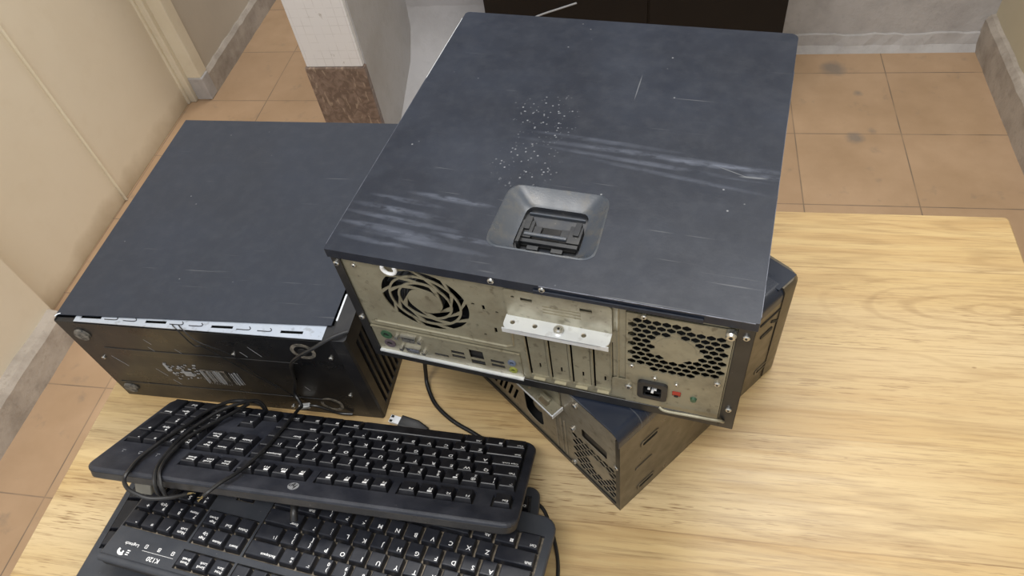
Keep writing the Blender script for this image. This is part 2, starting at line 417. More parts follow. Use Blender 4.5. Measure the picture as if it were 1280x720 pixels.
struct('baseboard_back', skirt_x(1.64, .012, .0, 1.12, .055), MT['rough_cement'])
struct('wall_back', MB().box(-.70, -.405, 1.41, 1.80, 0, 2.9), MT['whitewash'])
# sloping cement apron at the foot of that wall
ap = MB(); lo = []
for i in range(13):
    x = -.70+.292*i/12; j = random.uniform(-.006, .006)
    lo.append([(x, 1.43, 0), (x, .90, 0), (x, .96, .035+j), (x, 1.11, .105+j), (x, 1.33, .187+j), (x, 1.40, .26+j), (x, 1.412, .34), (x, 1.43, .34)])
struct('trim_1', ap.loft(lo), MT['whitewash'], smooth=True)
# wall stub with tiled end face
pl = struct('wall_stub', MB().box(-.858, -.69, 1.008, 1.80, 0, 2.9), MT['grey_plaster'])
MB().box(-.860, -.694, .992, 1.010, .398, 2.9).build('tile_cladding', MT['white_wall_tile'], pl, bevel=.003)
MB().box(-.866, -.690, .988, 1.010, 0, .398).build('stone_cladding', MT['red_granite'], pl, bevel=.003)
struct('wall_far', MB().box(-2.2, 1.8, 3.3, 3.4, 0, 2.9), MT['beige_wall'])
# double door in the left wall
dr = struct('door_1', MB().box(-1.66, -1.60, .30, 1.45, 0, 2.2), MT['cream_paint'])
MB().box(-1.60, -1.588, .343, .846, .0, 2.1).build('door_leaf', MT['cream_paint'], dr, bevel=.002)
MB().box(-1.60, -1.590, .849, 1.350, .0, 2.1).build('door_leaf', MT['cream_paint'], dr, bevel=.002)
MB().box(-1.59, -1.578, .842, .850, .0, 2.1).build('meeting_strip', MT['frame_paint'], dr, bevel=.004)
fr = MB()
fr.box(-1.60, -1.508, 1.372, 1.425, .09, 2.2); fr.box(-1.60, -1.560, 1.352, 1.374, .0, 2.2); fr.box(-1.60, -1.582, 1.340, 1.354, .0, 2.2)
fr.build('door_frame', MT['frame_paint'], dr, bevel=.004)
MB().box(-1.562, -1.502, 1.368, 1.418, 0, .092).build('plinth_block', MT['rough_cement'], dr, bevel=.004)
MB().box(-1.60, -1.505, .20, 1.45, 2.1, 2.2).build('door_head', MT['frame_paint'], dr)

# black cupboard behind the computers
cb = thing('cupboard', 'glossy black two-door cupboard against the back wall', 'cupboard', (.0165, 1.28, 0))
w = .418
MB().box(-w, w, .004, .345, .03, 1.75).build('carcass', MT['black_gloss'], cb, bevel=.003)
d1 = MB().box(-w, .046, -.016, .002, .05, 1.74).build('door', MT['black_gloss'], cb, bevel=.002)
MB().tube([(-.31, -.017, .355), (-.255, -.017, .378), (-.20, -.017, .396), (-.15, -.017, .412)], .0028, 6).build('reflection_streak', MT['grey_print'], d1, label='pale diagonal reflection streak')  # reflection on the glossy door, built as a thin pale bar
d2 = MB().box(.052, w, -.016, .002, .05, 1.74).build('door', MT['black_gloss'], cb, bevel=.002)
MB().box(.03, .04, -.035, -.016, .85, 1.0).build('handle', MT['screw_steel'], d1, bevel=.003)
MB().box(.06, .07, -.035, -.016, .85, 1.0).build('handle', MT['screw_steel'], d2, bevel=.003)
MB().box(-w+.02, w-.02, .02, .32, 0, .03).build('plinth', MT['black_gloss'], cb)

# ------------------------------------------------------------------ table
tb = thing('wooden_table', 'pale yellow-brown wooden table under the computers and keyboards', 'table', (0, 0, 0))
xl, xr, yn, yf = -.5955, .5728, -.80, .1397
MB(T(0, 0, Z0)).prism(rr(xl, xr, yn, yf, .006, 3), -.032, 0, ch=.002).build('tabletop', MT['table_wood'], tb)
for (x0, x1, y0, y1) in ((xl+.07, xr-.07, yf-.085, yf-.065), (xl+.07, xr-.07, yn+.065, yn+.085), (xl+.065, xl+.085, yn+.085, yf-.085), (xr-.085, xr-.065, yn+.085, yf-.085)):
    MB().box(x0, x1, y0, y1, Z0-.11, Z0-.032).build('apron', MT['table_wood'], tb, bevel=.002)
for x in (xl+.085, xr-.085):
    for y in (yn+.085, yf-.085):
        MB().loft([[(x+a*.02, y+b*.02, 0) for a, b in ((-1, -1), (1, -1), (1, 1), (-1, 1))], [(x+a*.029, y+b*.029, Z0-.032) for a, b in ((-1, -1), (1, -1), (1, 1), (-1, 1))]]).build('leg', MT['table_wood'], tb, bevel=.003)

# ------------------------------------------------------------------ computer pieces
def hexgrid(x0, x1, z0, z1, p, r, cx, cz, hub, cut=None):
    out = []; row = 0; z = z0
    while z <= z1:
        x = x0+(p/2 if row % 2 else 0)
        while x <= x1:
            if math.hypot(x-cx, z-cz) > hub and (cut is None or cut(x, z)): out.append(circ(x, z, r, 6, PI/6))
            x += p
        z += p*.866; row += 1
    return out
def sector(cx, cz, r0, r1, a0, a1, skew, n=5):
    """a swirl-grille opening: the ends lean with the radius"""
    s = lambda r: skew*(r-r0)/(r1-r0)
    out = [(cx+r0*math.cos(a0+(a1-a0)*i/n), cz+r0*math.sin(a0+(a1-a0)*i/n)) for i in range(n+1)]
    out += [(cx+r1*math.cos(a1+skew-(a1-a0)*i/n), cz+r1*math.sin(a1+skew-(a1-a0)*i/n)) for i in range(n+1)]
    return out
def swirl(cx, cz, R):
    hs = []
    for (a, b, n, sk, gap, ph) in ((.40, .575, 5, .75, .30, .3), (.625, .785, 8, .42, .17, .1), (.835, 1.0, 9, .26, .12, .0)):
        for i in range(n):
            a0 = ph+2*PI*i/n; hs.append(sector(cx, cz, R*a, R*b, a0+gap/2, a0+2*PI/n-gap/2, sk))
    return hs
def screw(x, z, y, r, parent, name='screw', h=.002, M=None):
    A = (M or Matrix.Identity(4)) @ T(x, y, z) @ RX(PI/2)
    mb = MB(A); mb.cyl(0, 0, -.001, h*.6, r, 16); mb.cyl(0, 0, h*.6, h, r, 16, r2=r*.75); mb.cyl(0, 0, h, h+.0002, r*.38, 6, mi=1)
    return mb.build(name, [MT['screw_steel'], MT['inside_dark']], parent, smooth=True)
def rot_fan(cx, cz, y, R, parent):
    mb = MB(T(cx, y, cz) @ RX(PI/2))
    mb.plate([rr(-R*1.06, R*1.06, -R*1.06, R*1.06, R*.12), circ(0, 0, R*.99, 40)], .020, M=T(0, 0, -.012))
    mb.cyl(0, 0, -.02, -.001, R*.40, 28)
    for i in range(7):
        a = 2*PI*i/7; lo = []
        for k in range(6):
            rad = R*(.38+.57*k/5); aa = a+.10*k; dz = .008
            c1, s1 = math.cos(aa), math.sin(aa); c2, s2 = math.cos(aa+.62), math.sin(aa+.62)
            lo.append([(rad*c1, rad*s1, -.016), (rad*c2, rad*s2, -.004), (rad*c2, rad*s2, -.0055), (rad*c1, rad*s1, -.0175)])
        mb.loft(lo)
    return mb.build('case_fan', MT['black_plastic'], parent)
def shell(root, W, D, H, t=.0012, fl=.009, top=True, lip=.010, m='black_shell', base=.012):
    """folded black steel tray: walls, floor and front, flanges round the open rear"""
    mb = MB()
    mb.box(0, W, 0, D-.02, 0, t); mb.box(0, t, 0, D-.02, 0, H-.0015); mb.box(W-t, W, 0, D-.02, 0, H-.0015); mb.box(t, W-t, D-.022, D-.02, 0, H-.0015)
    mb.box(0, fl, 0, t, 0, H-.0015); mb.box(W-fl-.004, W, 0, t, 0, H-.0015); mb.box(fl, W-fl-.004, 0, t, 0, base)
    mb.box(t, W-t, t, .19, t, .006, mi=1)
    return mb.build('chassis', [MT[m], MT['inside_dark']], root, bevel=.0006)

# ------------------------------------------------------------------ computer on top of the stack
tp = thing('desktop_computer', 'scratched black desktop computer on top of the stack, beige rear panel facing front', 'computer',
           (-.16926, -.24939, Z0+.1722), (0, 0, -.1534), 'three black desktop computers on the table')
W, D, H = .355, .3625, .165
shell(tp, W, D, H)
# upper side panel with latch opening and folded rear lip
rec = [(.145, .031), (.214, .031)] + [(.214+.011*math.sin(a), .042-.011*math.cos(a)) for a in (.4, .8, 1.2)] + [(.225, .045), (.2235, .090)] + \
      [(.2125+.011*math.cos(a), .091+.012*math.sin(a)) for a in (.4, .8, 1.2)] + [(.210, .103), (.148, .103)] + \
      [(.1465-.011*math.sin(a), .091+.012*math.cos(a)) for a in (.4, .8, 1.2)] + [(.1352, .090), (.1340, .045)] + \
      [(.145-.011*math.cos(a), .042-.011*math.sin(a)) for a in (.4, .8, 1.2)]
sp = MB()
sp.plate([rr(-.001, W+.001, -.002, D, (.001, .001, .008, .005)), rec], .0014, M=T(0, 0, H-.0007))
sp.box(-.001, W+.001, -.002, -.0008, H-.0105, H-.001)
sp.box(-.001, .0002, -.0008, D-.03, H-.010, H-.001); sp.box(W-.0002, W+.001, -.0008, D-.03, H-.010, H-.001)
sp.box(.185, .317, -.004, -.002, H-.0090, H-.0045)
panel = sp.build('side_panel', MT['painted_steel_scratched'], tp, bevel=.0006)
MB().box(-.0022, -.0008, .24, D-.012, H-.0045, H-.0005).build('bright_edge', MT['bright_zinc'], panel, bevel=.0004, label='bright highlight line along the edge')  # white highlight of the left edge, put in as a bright strip
MB().box(-.0016, -.0006, .004, .238, H-.0012, H-.0001).build('edge_line', MT['edge_line'], panel)  # left edge highlight carried on as a paler strip
MB().box(W+.0004, W+.0014, .004, .30, H-.0012, H-.0001).build('edge_line', MT['edge_line'], panel)  # thin paler strips along the right edge and rear lip
MB().box(.19, W-.002, -.0026, -.0018, H-.0010, H-.0001).build('edge_line', MT['edge_line'], panel)
# latch recess and latch
inn = []
for (x, y) in rec:
    inn.append((.1525+(x-.134)*(.057/.0905), .040+(y-.031)*(.050/.072)))
mid = [(a[0]*.25+b[0]*.75, a[1]*.25+b[1]*.75) for a, b in zip(rec, inn)]
lr_ = MB()
ou = [(.1797+(x-.1797)*1.03, .067+(y-.067)*1.035) for x, y in rec]
lr_.loft([[(x, y, H+.0002) for x, y in ou], [(x, y, H+.0009) for x, y in rec], [(x, y, H-.0085) for x, y in mid], [(x, y, H-.0105) for x, y in inn]], cap0=False, cap1=False)
lr_.loft([[(x, y, H-.0105) for x, y in inn], [(x, y, H-.0150) for x, y in inn]], 1, cap0=False, cap1=True)
cup = lr_.build('latch_recess', [MT['latch_plastic'], MT['latch_floor']], panel, smooth=True)
lt = MB()
z0 = H-.0150
lt.box(.156, .206, .0835, .0850, z0, z0+.0025, mi=2)
lt.box(.1555, .2065, .047, .069, z0, z0+.003, mi=1)
lt.box(.155, .166, .052, .071, z0, z0+.0075); lt.box(.197, .208, .052, .071, z0, z0+.0075)
lt.box(.158, .163, .060, .075, z0+.004, z0+.009); lt.box(.201, .206, .060, .075, z0+.004, z0+.009)
lt.box(.166, .173, .058, .067, z0, z0+.006); lt.box(.190, .197, .058, .067, z0, z0+.006)
lt.box(.1575, .2075, .0475, .0515, z0+.003, z0+.0065)
lt.box(.165, .175, .042, .047, z0+.001, z0+.004); lt.box(.186, .196, .042, .047, z0+.001, z0+.004)
lt.cyl(0, 0, .160, .197, .0019, 10, mi=2, M=Matrix(((0, 0, 1, 0), (1, 0, 0, .0555), (0, 1, 0, z0+.0075), (0, 0, 0, 1))))
lt.box(.156, .159, .043, .060, z0+.002, z0+.011)
lt.box(.1735, .1895, .0535, .0685, z0+.003, z0+.0036, mi=1)
lt.build('latch', [MT['latch_dark'], MT['inside_dark'], MT['latch_plastic']], panel, bevel=.0005)

# beige rear panel : fan grille, ports, slot openings, psu opening
FX, FZ, FR = .079, .108, .0415
holes = swirl(FX, FZ, FR)
for i in range(4): holes.append([(.1685+.0203*i, .0215), (.1865+.0203*i, .0215), (.1865+.0203*i, .100), (.1685+.0203*i, .100)])
holes += [[(.012, .016), (.1595, .016), (.1595, .0515), (.012, .0515)]]
holes += [[(.258, .012), (.341, .012), (.341, .148), (.258, .148)]]
holes += [[(.134, .112), (.1365, .112), (.1365, .119), (.134, .119)], [(.141, .080), (.1435, .080), (.1435, .088), (.141, .088)], circ(.147, .112, .0016, 8), circ(.131, .074, .0016, 8), circ(.126, .118, .0018, 8), circ(.30, .153, .001, 6)]
rp = MB()
rp.plate([[(.008, .010), (.346, .010), (.346, .157), (.008, .157)]]+holes, .0012, M=T(0, .0026, 0) @ XZ)
# pressed ribs
rp.tube([(.017, .002, .062), (.150, .002, .062), (.156, .002, .066), (.158, .002, .10)], .0016, 6, smooth=0)
rp.tube([(.2515, .002, .020), (.2515, .002, .15)], .0014, 6, smooth=0)
for x in (.1675, .1885, .2085, .2288, .2455): rp.tube([(x, .0022, .018), (x, .0022, .100)], .0009, 6, smooth=0)
rpo = rp.build('rear_panel', MT['rear_steel'], tp)
rot_fan(FX, FZ, .006, FR, tp)
# io shield
io = MB()
io.plate([rr(.010, .161, .013, .0535, .001),
          rr(.0425, .0535, .0395, .0470, .001), rr(.0425, .0555, .0215, .0285, .001), rr(.071, .0855, .0215, .0255, .0005), rr(.090, .1035, .0245, .0295, .0004), rr(.090, .1035, .0315, .0365, .0004),
          rr(.1095, .1235, .0305, .0445, .0004), rr(.1095, .1235, .0205, .0275, .0004), rr(.130, .1435, .0225, .0275, .0004), rr(.130, .1435, .0295, .0345, .0004)], .0008, M=T(0, .0012, 0) @ XZ)
io.box(.010, .161, -.0006, .0012, .0530, .0545)
io.box(.010, .1615, -.0022, .002, .0120, .0140, mi=1)
io.box(.012, .1595, .014, .015, .016, .0515, mi=2)
shd = io.build('port_shield', [MT['rear_steel'], MT['bright_zinc'], MT['inside_dark']], tp)
def jack(x, z, r, m, name): 
    mb = MB(T(x, .0012, z) @ RX(PI/2)); mb.plate([circ(0, 0, r, 20), circ(0, 0, r*.55, 16)], .004); mb.cyl(0, 0, -.001, .0005, r*.56, 16, mi=1)
    return mb.build(name, [MT[m], MT['inside_dark']], shd)
jack(.024, .0425, .0058, 'green_plastic', 'mouse_port'); jack(.024, .0275, .0058, 'purple_plastic', 'keyboard_port')
jack(.152, .037, .0040, 'blue_jack', 'audio_jack'); jack(.152, .0245, .0040, 'lime_jack', 'audio_jack')
def dsub(x, z, w, h, inner, name):
    mb = MB(T(x, .001, z) @ RX(PI/2))
    P1 = lambda w_, h_: [(-w_/2, h_/2), (-w_/2+h_*.2, -h_/2), (w_/2-h_*.2, -h_/2), (w_/2, h_/2)]
    mb.plate([P1(w, h), P1(w*.84, h*.68)], .0045, M=T(0, 0, .001)); mb.plate([P1(w*.88, h*.76)], .001, M=T(0, 0, .0005), mi=1)
    for s in (-1, 1): mb.cyl(s*(w/2+.004), 0, 0, .0045, .0024, 6)
    return mb.build(name, [MT['screw_steel'], MT[inner]], shd)
dsub(.048, .0435, .016, .008, 'inside_dark', 'serial_port'); dsub(.049, .025, .016, .008, 'blue_socket', 'monitor_port')
def socket(x0, x1, z0, z1, name, tongue=True):
    mb = MB(); mb.box(x0, x1, .004, .010, z0, z1, mi=1)
    if tongue: mb.box(x0+.001, x1-.001, .0008, .006, (z0+z1)/2-.0006, (z0+z1)/2+.0012, mi=0)
    return mb.build(name, [MT['black_plastic'], MT['inside_dark']], shd)
socket(.0705, .086, .021, .026, 'display_port')
for a, b in ((.0245, .0295), (.0315, .0365)): socket(.0895, .104, a, b, 'usb_port')
socket(.109, .124, .030, .045, 'network_port', False); socket(.109, .124, .020, .028, 'usb_port')
for a, b in ((.0225, .0275), (.0295, .0345)): socket(.1295, .144, a, b, 'usb_port')
# slot covers
for i in range(4):
    x = .1685+.0203*i
    mb = MB(); mb.plate([[(x+.0016, .020), (x+.0172, .020), (x+.0172, .104), (x+.0016, .104)], [(x+.0095, .034), (x+.0112, .034), (x+.0112, .042), (x+.0095, .042)]] + ([circ(x+.013, .036, .0009, 6)] if i in (1, 3) else []), .001, M=T(0, .0036, 0) @ XZ)
    mb.box(x+.003, x+.014, -.0006, .003, .0168, .0182, mi=1)
    mb.build('slot_cover', [MT['rear_steel'], MT['worn_steel']], tp)
# expansion slot retainer with its bright flange
br = MB()
br.plate([rr(.158, .2475, .112, .152, .004), rr(.172, .182, .139, .1435, .0004), rr(.2215, .2315, .139, .1435, .0004), circ(.1655, .1425, .0016, 8)], .0012, M=T(0, -.0002, 0) @ XZ)
br.plate([rr(.157, .2475, .0, .0145, (.006, .006, .0, .0), 4), circ(.1645, .0075, .0022, 12), circ(.184, .0075, .0022, 12), circ(.2255, .0075, .0022, 12)], .0014, M=T(0, -.0148, .1155), mi=1)
br.box(.157, .2475, -.0148, -.0138, .1105, .1160, mi=1)
for z in (.127, .131, .135): br.box(.190, .222, -.0013, -.0006, z, z+.0018)
brk = br.build('slot_retainer', [MT['rear_steel'], MT['bright_zinc']], tp, bevel=.0004)
mb = MB(T(.2045, -.0075, .1162)); mb.cyl(0, 0, 0, .0022, .0044, 18); mb.cyl(0, 0, .0022, .0034, .0030, 18, r2=.0018); mb.cyl(0, 0, .0034, .0036, .0012, 6, mi=1)
mb.build('screw', [MT['screw_steel'], MT['inside_dark']], brk, smooth=True)
# power supply
ps = MB()
HX, HZ = .2985, .108
cut = lambda x, z: not (z < .075 and x < .275-(z-.075)*1.6) and not (z > .135 and x > .318-(z-.135)*3) and not (z < .079 and x > .322+(z-.075)*4)
ps.plate([[(.2585, .0125), (.3405, .0125), (.3405, .1475), (.2585, .1475)], rr(.2705, .2945, .029, .0525, .004), rr(.2995, .307, .0365, .0445, .0005)]
         + hexgrid(.2635, .338, .0665, .143, .0076, .0040, HX, HZ, .0185, cut), .0012, M=T(0, .0012, 0) @ XZ)
ps.box(.2585, .3405, .004, .14, .0125, .0135); ps.box(.2585, .3405, .004, .14, .1465, .1475); ps.box(.2585, .2595, .004, .14, .0125, .1475); ps.box(.3395, .3405, .004, .14, .0125, .1475)
ps.box(.2595, .3395, .030, .033, .0135, .1465, mi=1)
ps.cyl(HX, HZ, -.0002, .0004, .0165, 28, M=T(0, .0006, 0) @ Matrix(((1, 0, 0, 0), (0, 0, -1, 0), (0, 1, 0, 0), (0, 0, 0, 1))) @ T(0, 0, 0))
psu = ps.build('power_supply', [MT['rear_steel'], MT['inside_dark']], tp)
il = MB()
il.plate([rr(.2695, .2955, .0275, .054, .004), rr(.2745, .2905, .0325, .0485, .002)], .004, M=T(0, -.0005, 0) @ XZ); il.plate([rr(.274, .291, .032, .049, .002)], .001, M=T(0, .008, 0) @ XZ, mi=1)
il.plate([rr(.2735, .2915, .0315, .0495, .002), rr(.2745, .2905, .0325, .0485, .002)], .010, M=T(0, .004, 0) @ XZ)
for (x, z) in ((.2795, .042), (.2850, .042), (.2825, .037)): il.box(x-.0011, x+.0011, -.001, .006, z-.0008, z+.0008, mi=2)
il.build('power_inlet', [MT['black_plastic'], MT['inside_dark'], MT['clear_white_plastic']], psu)
rs = MB(); rs.box(.2998, .3068, -.001, .003, .0412, .0442); rs.box(.2998, .3068, .001, .003, .0368, .0412, mi=0); rs.box(.3015, .305, -.0015, .003, .0385, .0405, mi=1)
rs.build('voltage_switch', [MT['red_plastic'], MT['inside_dark']], psu)
mb = MB(T(.318, .0006, .0385) @ RX(PI/2)); mb.cyl(0, 0, -.001, .0025, .0032, 14, r2=.0024); mb.build('indicator_lamp', MT['green_plastic'], psu, smooth=True)
for (x, z, r) in ((.335, .0705, .0028), (.264, .0735, .0022), (.284, .0605, .0019), (.3025, .057, .0017), (.2725, .146, .0024)): screw(x, z, .0006, r, psu)
tab = MB(); tab.plate([rr(.2465, .2645, .017, .048, .003), circ(.262, .039, .002, 10)], .001, M=T(0, .0006, 0) @ XZ); tab.build('psu_tab', MT['rear_steel'], tp)
screw(.2615, .039, .0, .0032, tp); screw(.338, .1465, -.001, .0042, tp, 'thumb_screw', .005)
for (x, z) in ((.0045, .146), (.0052, .067), (.349, .1435), (.348, .0345)): screw(x, z, -.0002, .0028, tp)
for (x, z) in ((.150, .1615), (.1925, .1615)): screw(x, z, -.0022, .0028, tp)
for (x, z) in ((.020, .1445), (.041, .1535)): screw(x, z, .002, .0022, tp)
MB().tube([(.290, -.002, .0165), (.296, -.004, .0155), (.316, -.004, .0165), (.336, -.004, .0175), (.343, -.003, .0165), (.346, -.001, .0120)], .0015, 8).build('lever', MT['rear_steel'], tp, smooth=True, label='steel wire lever')
mb = MB(); cpts = [(.0565+.0062*math.cos(a), -.0015, .1515+.0062*math.sin(a)) for a in [PI*.85+PI*1.3*i/10 for i in range(11)]]
mb.tube(cpts, .0017, 8, smooth=0); mb.build('cable_clip', MT['clear_white_plastic'], tp, smooth=True, label='white plastic clip over the fan grille')
# front bezel at the far end
MB().loft([[(x, D-.021, z) for x, z in rr(.0, W, 0, H-.002, .006)], [(x, D-.006, z) for x, z in rr(.001, W-.001, .001, H-.003, .008)], [(x, D-.001, z) for x, z in rr(.006, W-.006, .006, H-.008, .008)]]).build('front_bezel', MT['black_plastic'], tp)
for x in (.05, .30):
    for y in (.04, .30): MB().cyl(x, y, -.0, .002, .008, 16).build('foot', MT['rubber_foot'], tp)

# ------------------------------------------------------------------ computer underneath
LW, LD, LH = .338, .2688, .1705
a = .86118
lo_ = (.08349-LW*math.sin(a), -.32069+LW*math.cos(a), Z0)
lc = thing('desktop_computer', 'dark desktop computer at the bottom of the stack, set diagonally under another', 'computer', lo_, (0, 0, a-PI/2), 'three black desktop computers on the table')
# rounded black top cover wraps over the right hand edge
R_ = .011
mb = MB()
mb.box(0, .0012, 0, LD-.02, 0, LH-.0015); mb.box(0, LW-.001, 0, LD-.02, 0, .0012); mb.box(0, LW-.002, LD-.022, LD-.02, .001, LH-.003)
mb.box(0, .008, 0, .0012, 0, LH-.002); mb.box(LW-.006, LW-.0005, 0, .0012, 0, LH-.012); mb.box(.008, LW-.006, 0, .0012, 0, .007); mb.box(.001, LW-.002, .001, .18, .0012, .004, mi=1)
mb.build('chassis', [MT['black_shell'], MT['inside_dark']], lc)
prof = [(0, LH-.0012), (0, LH), (LW-R_, LH)]+[(LW-R_+R_*math.sin(t), LH-R_+R_*math.cos(t)) for t in [PI/2*i/8 for i in range(1, 9)]]+[(LW, LH-.020), (LW-.0012, LH-.020)] + \
       [(LW-R_+(R_-.0012)*math.sin(t), LH-R_+(R_-.0012)*math.cos(t)) for t in [PI/2*i/8 for i in range(8, 0, -1)]]+[(LW-R_, LH-.0012)]
MB().loft([[(x, -.0015, z) for x, z in prof], [(x, LD-.028, z) for x, z in prof]]).build('top_cover', MT['painted_steel_lower'], lc, smooth=True)
# right face : brown-grey steel with pressed slots
sd = MB()
def yz(p0, p1, q0, q1, r): return rr(p0, p1, q0, q1, r, 4)
sd.plate([[(.0, .0), (LD-.03, .0), (LD-.03, LH-.0195), (.0, LH-.0195)], yz(.031, .052, .112, .1185, .003), yz(.028, .050, .016, .0225, .003), yz(.222, .245, .028, .034, .003)], .0012, M=T(LW-.0006, 0, 0) @ YZ)
side = sd.build('side_face', MT['bezel_steel'], lc)
for (p0, p1, q0, q1) in ((.031, .052, .112, .1185), (.028, .050, .016, .0225), (.222, .245, .028, .034)):
    MB().plate([yz(p0-.001, p1+.001, q0-.001, q1+.001, .003)], .001, M=T(LW-.005, 0, 0) @ YZ).build('slot_backing', MT['inside_dark'], side)
    MB().plate([yz(p0-.0025, p1+.0025, q0-.0025, q1+.0025, .004), yz(p0, p1, q0, q1, .003)], .0010, M=T(LW+.0003, 0, 0) @ YZ).build('slot_rim', MT['bezel_steel'], side)
MB().plate([yz(.022, .047, .066, .073, .003)], .0012, M=T(LW+.0003, 0, 0) @ YZ).build('pressed_tab', MT['bezel_steel'], side)
MB().plate([yz(.206, LD-.024, .1365, .1395, .001), ], .0014, M=T(LW+.0001, 0, 0) @ YZ).build('seam_strip', MT['inside_dark'], side)
MB().plate([[(.238, .060), (.2415, .060), (.2415, .118), (.228, .128), (.226, .125), (.238, .116)]], .0014, M=T(LW+.0001, 0, 0) @ YZ).build('seam_strip', MT['inside_dark'], side)
MB().plate([yz(.212, .232, .108, .114, .002)], .0014, M=T(LW+.0001, 0, 0) @ YZ).build('seam_strip', MT['inside_dark'], side)
# front bezel (far right), rounded vertical corner
bp_ = rr(0, LW+.001, LD-.030, LD, (0, 0, .014, .010), 6)
fb = MB(); fb.loft([[(x, y, .004) for x, y in bp_], [(x, y, LH-.006) for x, y in bp_], [(x*.985+.002, LD-.030+(y-LD+.030)*.9, LH-.0005) for x, y in bp_]])
fb.build('front_bezel', MT['bezel_steel'], lc, smooth=True)
MB().box(.02, LW-.004, LD-.035, LD-.006, LH-.0012, LH-.0002).build('bezel_top', MT['painted_steel_lower'], lc)
# rear panel of the lower computer. v measured from its right end
V = lambda v: LW-v
lh = hexgrid(V(.068), V(.006), .016, .0835, .0090, .0046, V(.034), .052, .0165, lambda x, z: math.hypot(x-V(.034), z-.052) < .046)
lh += [rr(V(.056), V(.020), .092, .110, .003), rr(V(.152), V(.122), .020, .083, .012, 5)]
for k in range(3): lh.append([(V(.196-.009*k), .022), (V(.192-.009*k), .022), (V(.180-.009*k), .056), (V(.184-.009*k), .056)])
for k in range(3): lh.append([(V(.222-.009*k), .020), (V(.218-.009*k), .020), (V(.206-.009*k), .054), (V(.210-.009*k), .054)])
lh += swirl(V(.262), .112, .040)
lp = MB(); lp.plate([[(.006, .005), (LW-.005, .005), (LW-.005, LH-.004), (.006, LH-.004)]]+lh, .0006, M=T(0, .0022, 0) @ XZ)
for v in (.083, .089, .098): lp.tube([(V(v), .0015, .012), (V(v), .0015, .09)], .001, 6, smooth=0)
lp.build('rear_panel', MT['rear_steel_dark'], lc)
MB().box(V(.075), LW-.006, .010, .012, .006, .092).build('inner_screen', MT['inside_dark'], lc)
rot_fan(V(.262), .112, .006, .040, lc)
mb = MB(T(V(.034), .007, .052) @ RX(PI/2)); mb.cyl(0, 0, -.02, -.002, .016, 20); mb.build('psu_fan_hub', MT['black_plastic'], lc)
MB().box(V(.054), V(.022), .0035, .006, .094, .108).build('power_inlet', MT['black_plastic'], lc, bevel=.001)
# loose metal bowl in the cut-out
mb = MB(T(V(.138), .012, .042)); mb.loft([[(x, 0, z) for x, z in circ(0, 0, .012, 20)], [(x, -.004, z) for x, z in circ(0, 0, .008, 20)], [(x, -.005, z) for x, z in circ(0, 0, .003, 20)]]); mb.build('round_fitting', MT['rear_steel_dark'], lc, smooth=True)
bk = MB()
bk.plate([rr(V(.166), V(.084), .118, .156, .003), rr(V(.150), V(.138), .138, .144, .001), rr(V(.108), V(.096), .138, .144, .001)], .0012, M=T(0, .0006, 0) @ XZ)
bk.plate([rr(V(.166), V(.082), .0065, .020, (.002, .002, 0, 0), 3), rr(V(.152), V(.140), .009, .015, .002), rr(V(.106), V(.093), .009, .015, .002), circ(V(.122), .012, .0018, 10)], .0012, M=T(0, -.0202, .1225))
bk.box(V(.166), V(.082), -.0142, -.0132, .1195, .1232, mi=1)
bk.box(V(.082), V(.0805), -.0140, .001, .117, .1232, mi=1)
for v in (.146, .100): bk.box(V(v+.006), V(v-.006), -.007, -.003, .1225, .128)
bk.build('slot_retainer', [MT['rear_steel'], MT['bright_zinc']], lc, bevel=.0005)
for (v, z) in ((.069, .093), (.006, .098), (.072, .010), (.062, .150)): screw(V(v), z, .0014, .0034, lc)
for x in (.04, .29):
    for y in (.03, .23): MB().cyl(x, y, -.0, .0015, .008, 14).build('foot', MT['rubber_foot'], lc)

# ------------------------------------------------------------------ computer at the left
pc = thing('desktop_computer', 'black desktop computer lying alone at the left, rubber feet on its near face', 'computer',
           (-.56674, -.22983, Z0), (0, 0, -.01331), 'three black desktop computers on the table')
PW, PD, PH = .357, .3535, .1686
mb = MB()
mb.box(0, PW-.02, .0012, PD, 0, .0012); mb.box(0, .0012, .0012, PD, 0, PH-.002); mb.box(0, PW-.02, PD-.002, PD, 0, PH-.002)
mb.build('chassis', MT['black_shell'], pc)
mb = MB(); mb.loft([[(0, 0, z0) if i == 0 else q for i, q in enumerate([(0, 0, z0), (PW-.016, 0, z0), (PW-.016, .0005+.0025*(z0 < .16), z0), (0, .0005+.0025*(z0 < .16), z0)])] for z0 in (.0, .158, PH-.0045)], cap1=True)
mb.box(0, .026, .0, .006, PH-.0046, PH-.003); mb.box(.331, PW-.016, 0, .02, PH-.0046, PH-.0022)
btm = mb.build('bottom_plate', MT['black_bottom'], pc, bevel=.0008)
# pressed channels on the bottom plate
MB().box(.035, .285, -.0008, .0002, .104, .116).build('pressed_rib', MT['black_bottom'], btm, bevel=.0006)
MB().box(.010, .300, -.0008, .0002, .030, .036).build('pressed_rib', MT['black_bottom'], btm, bevel=.0006)
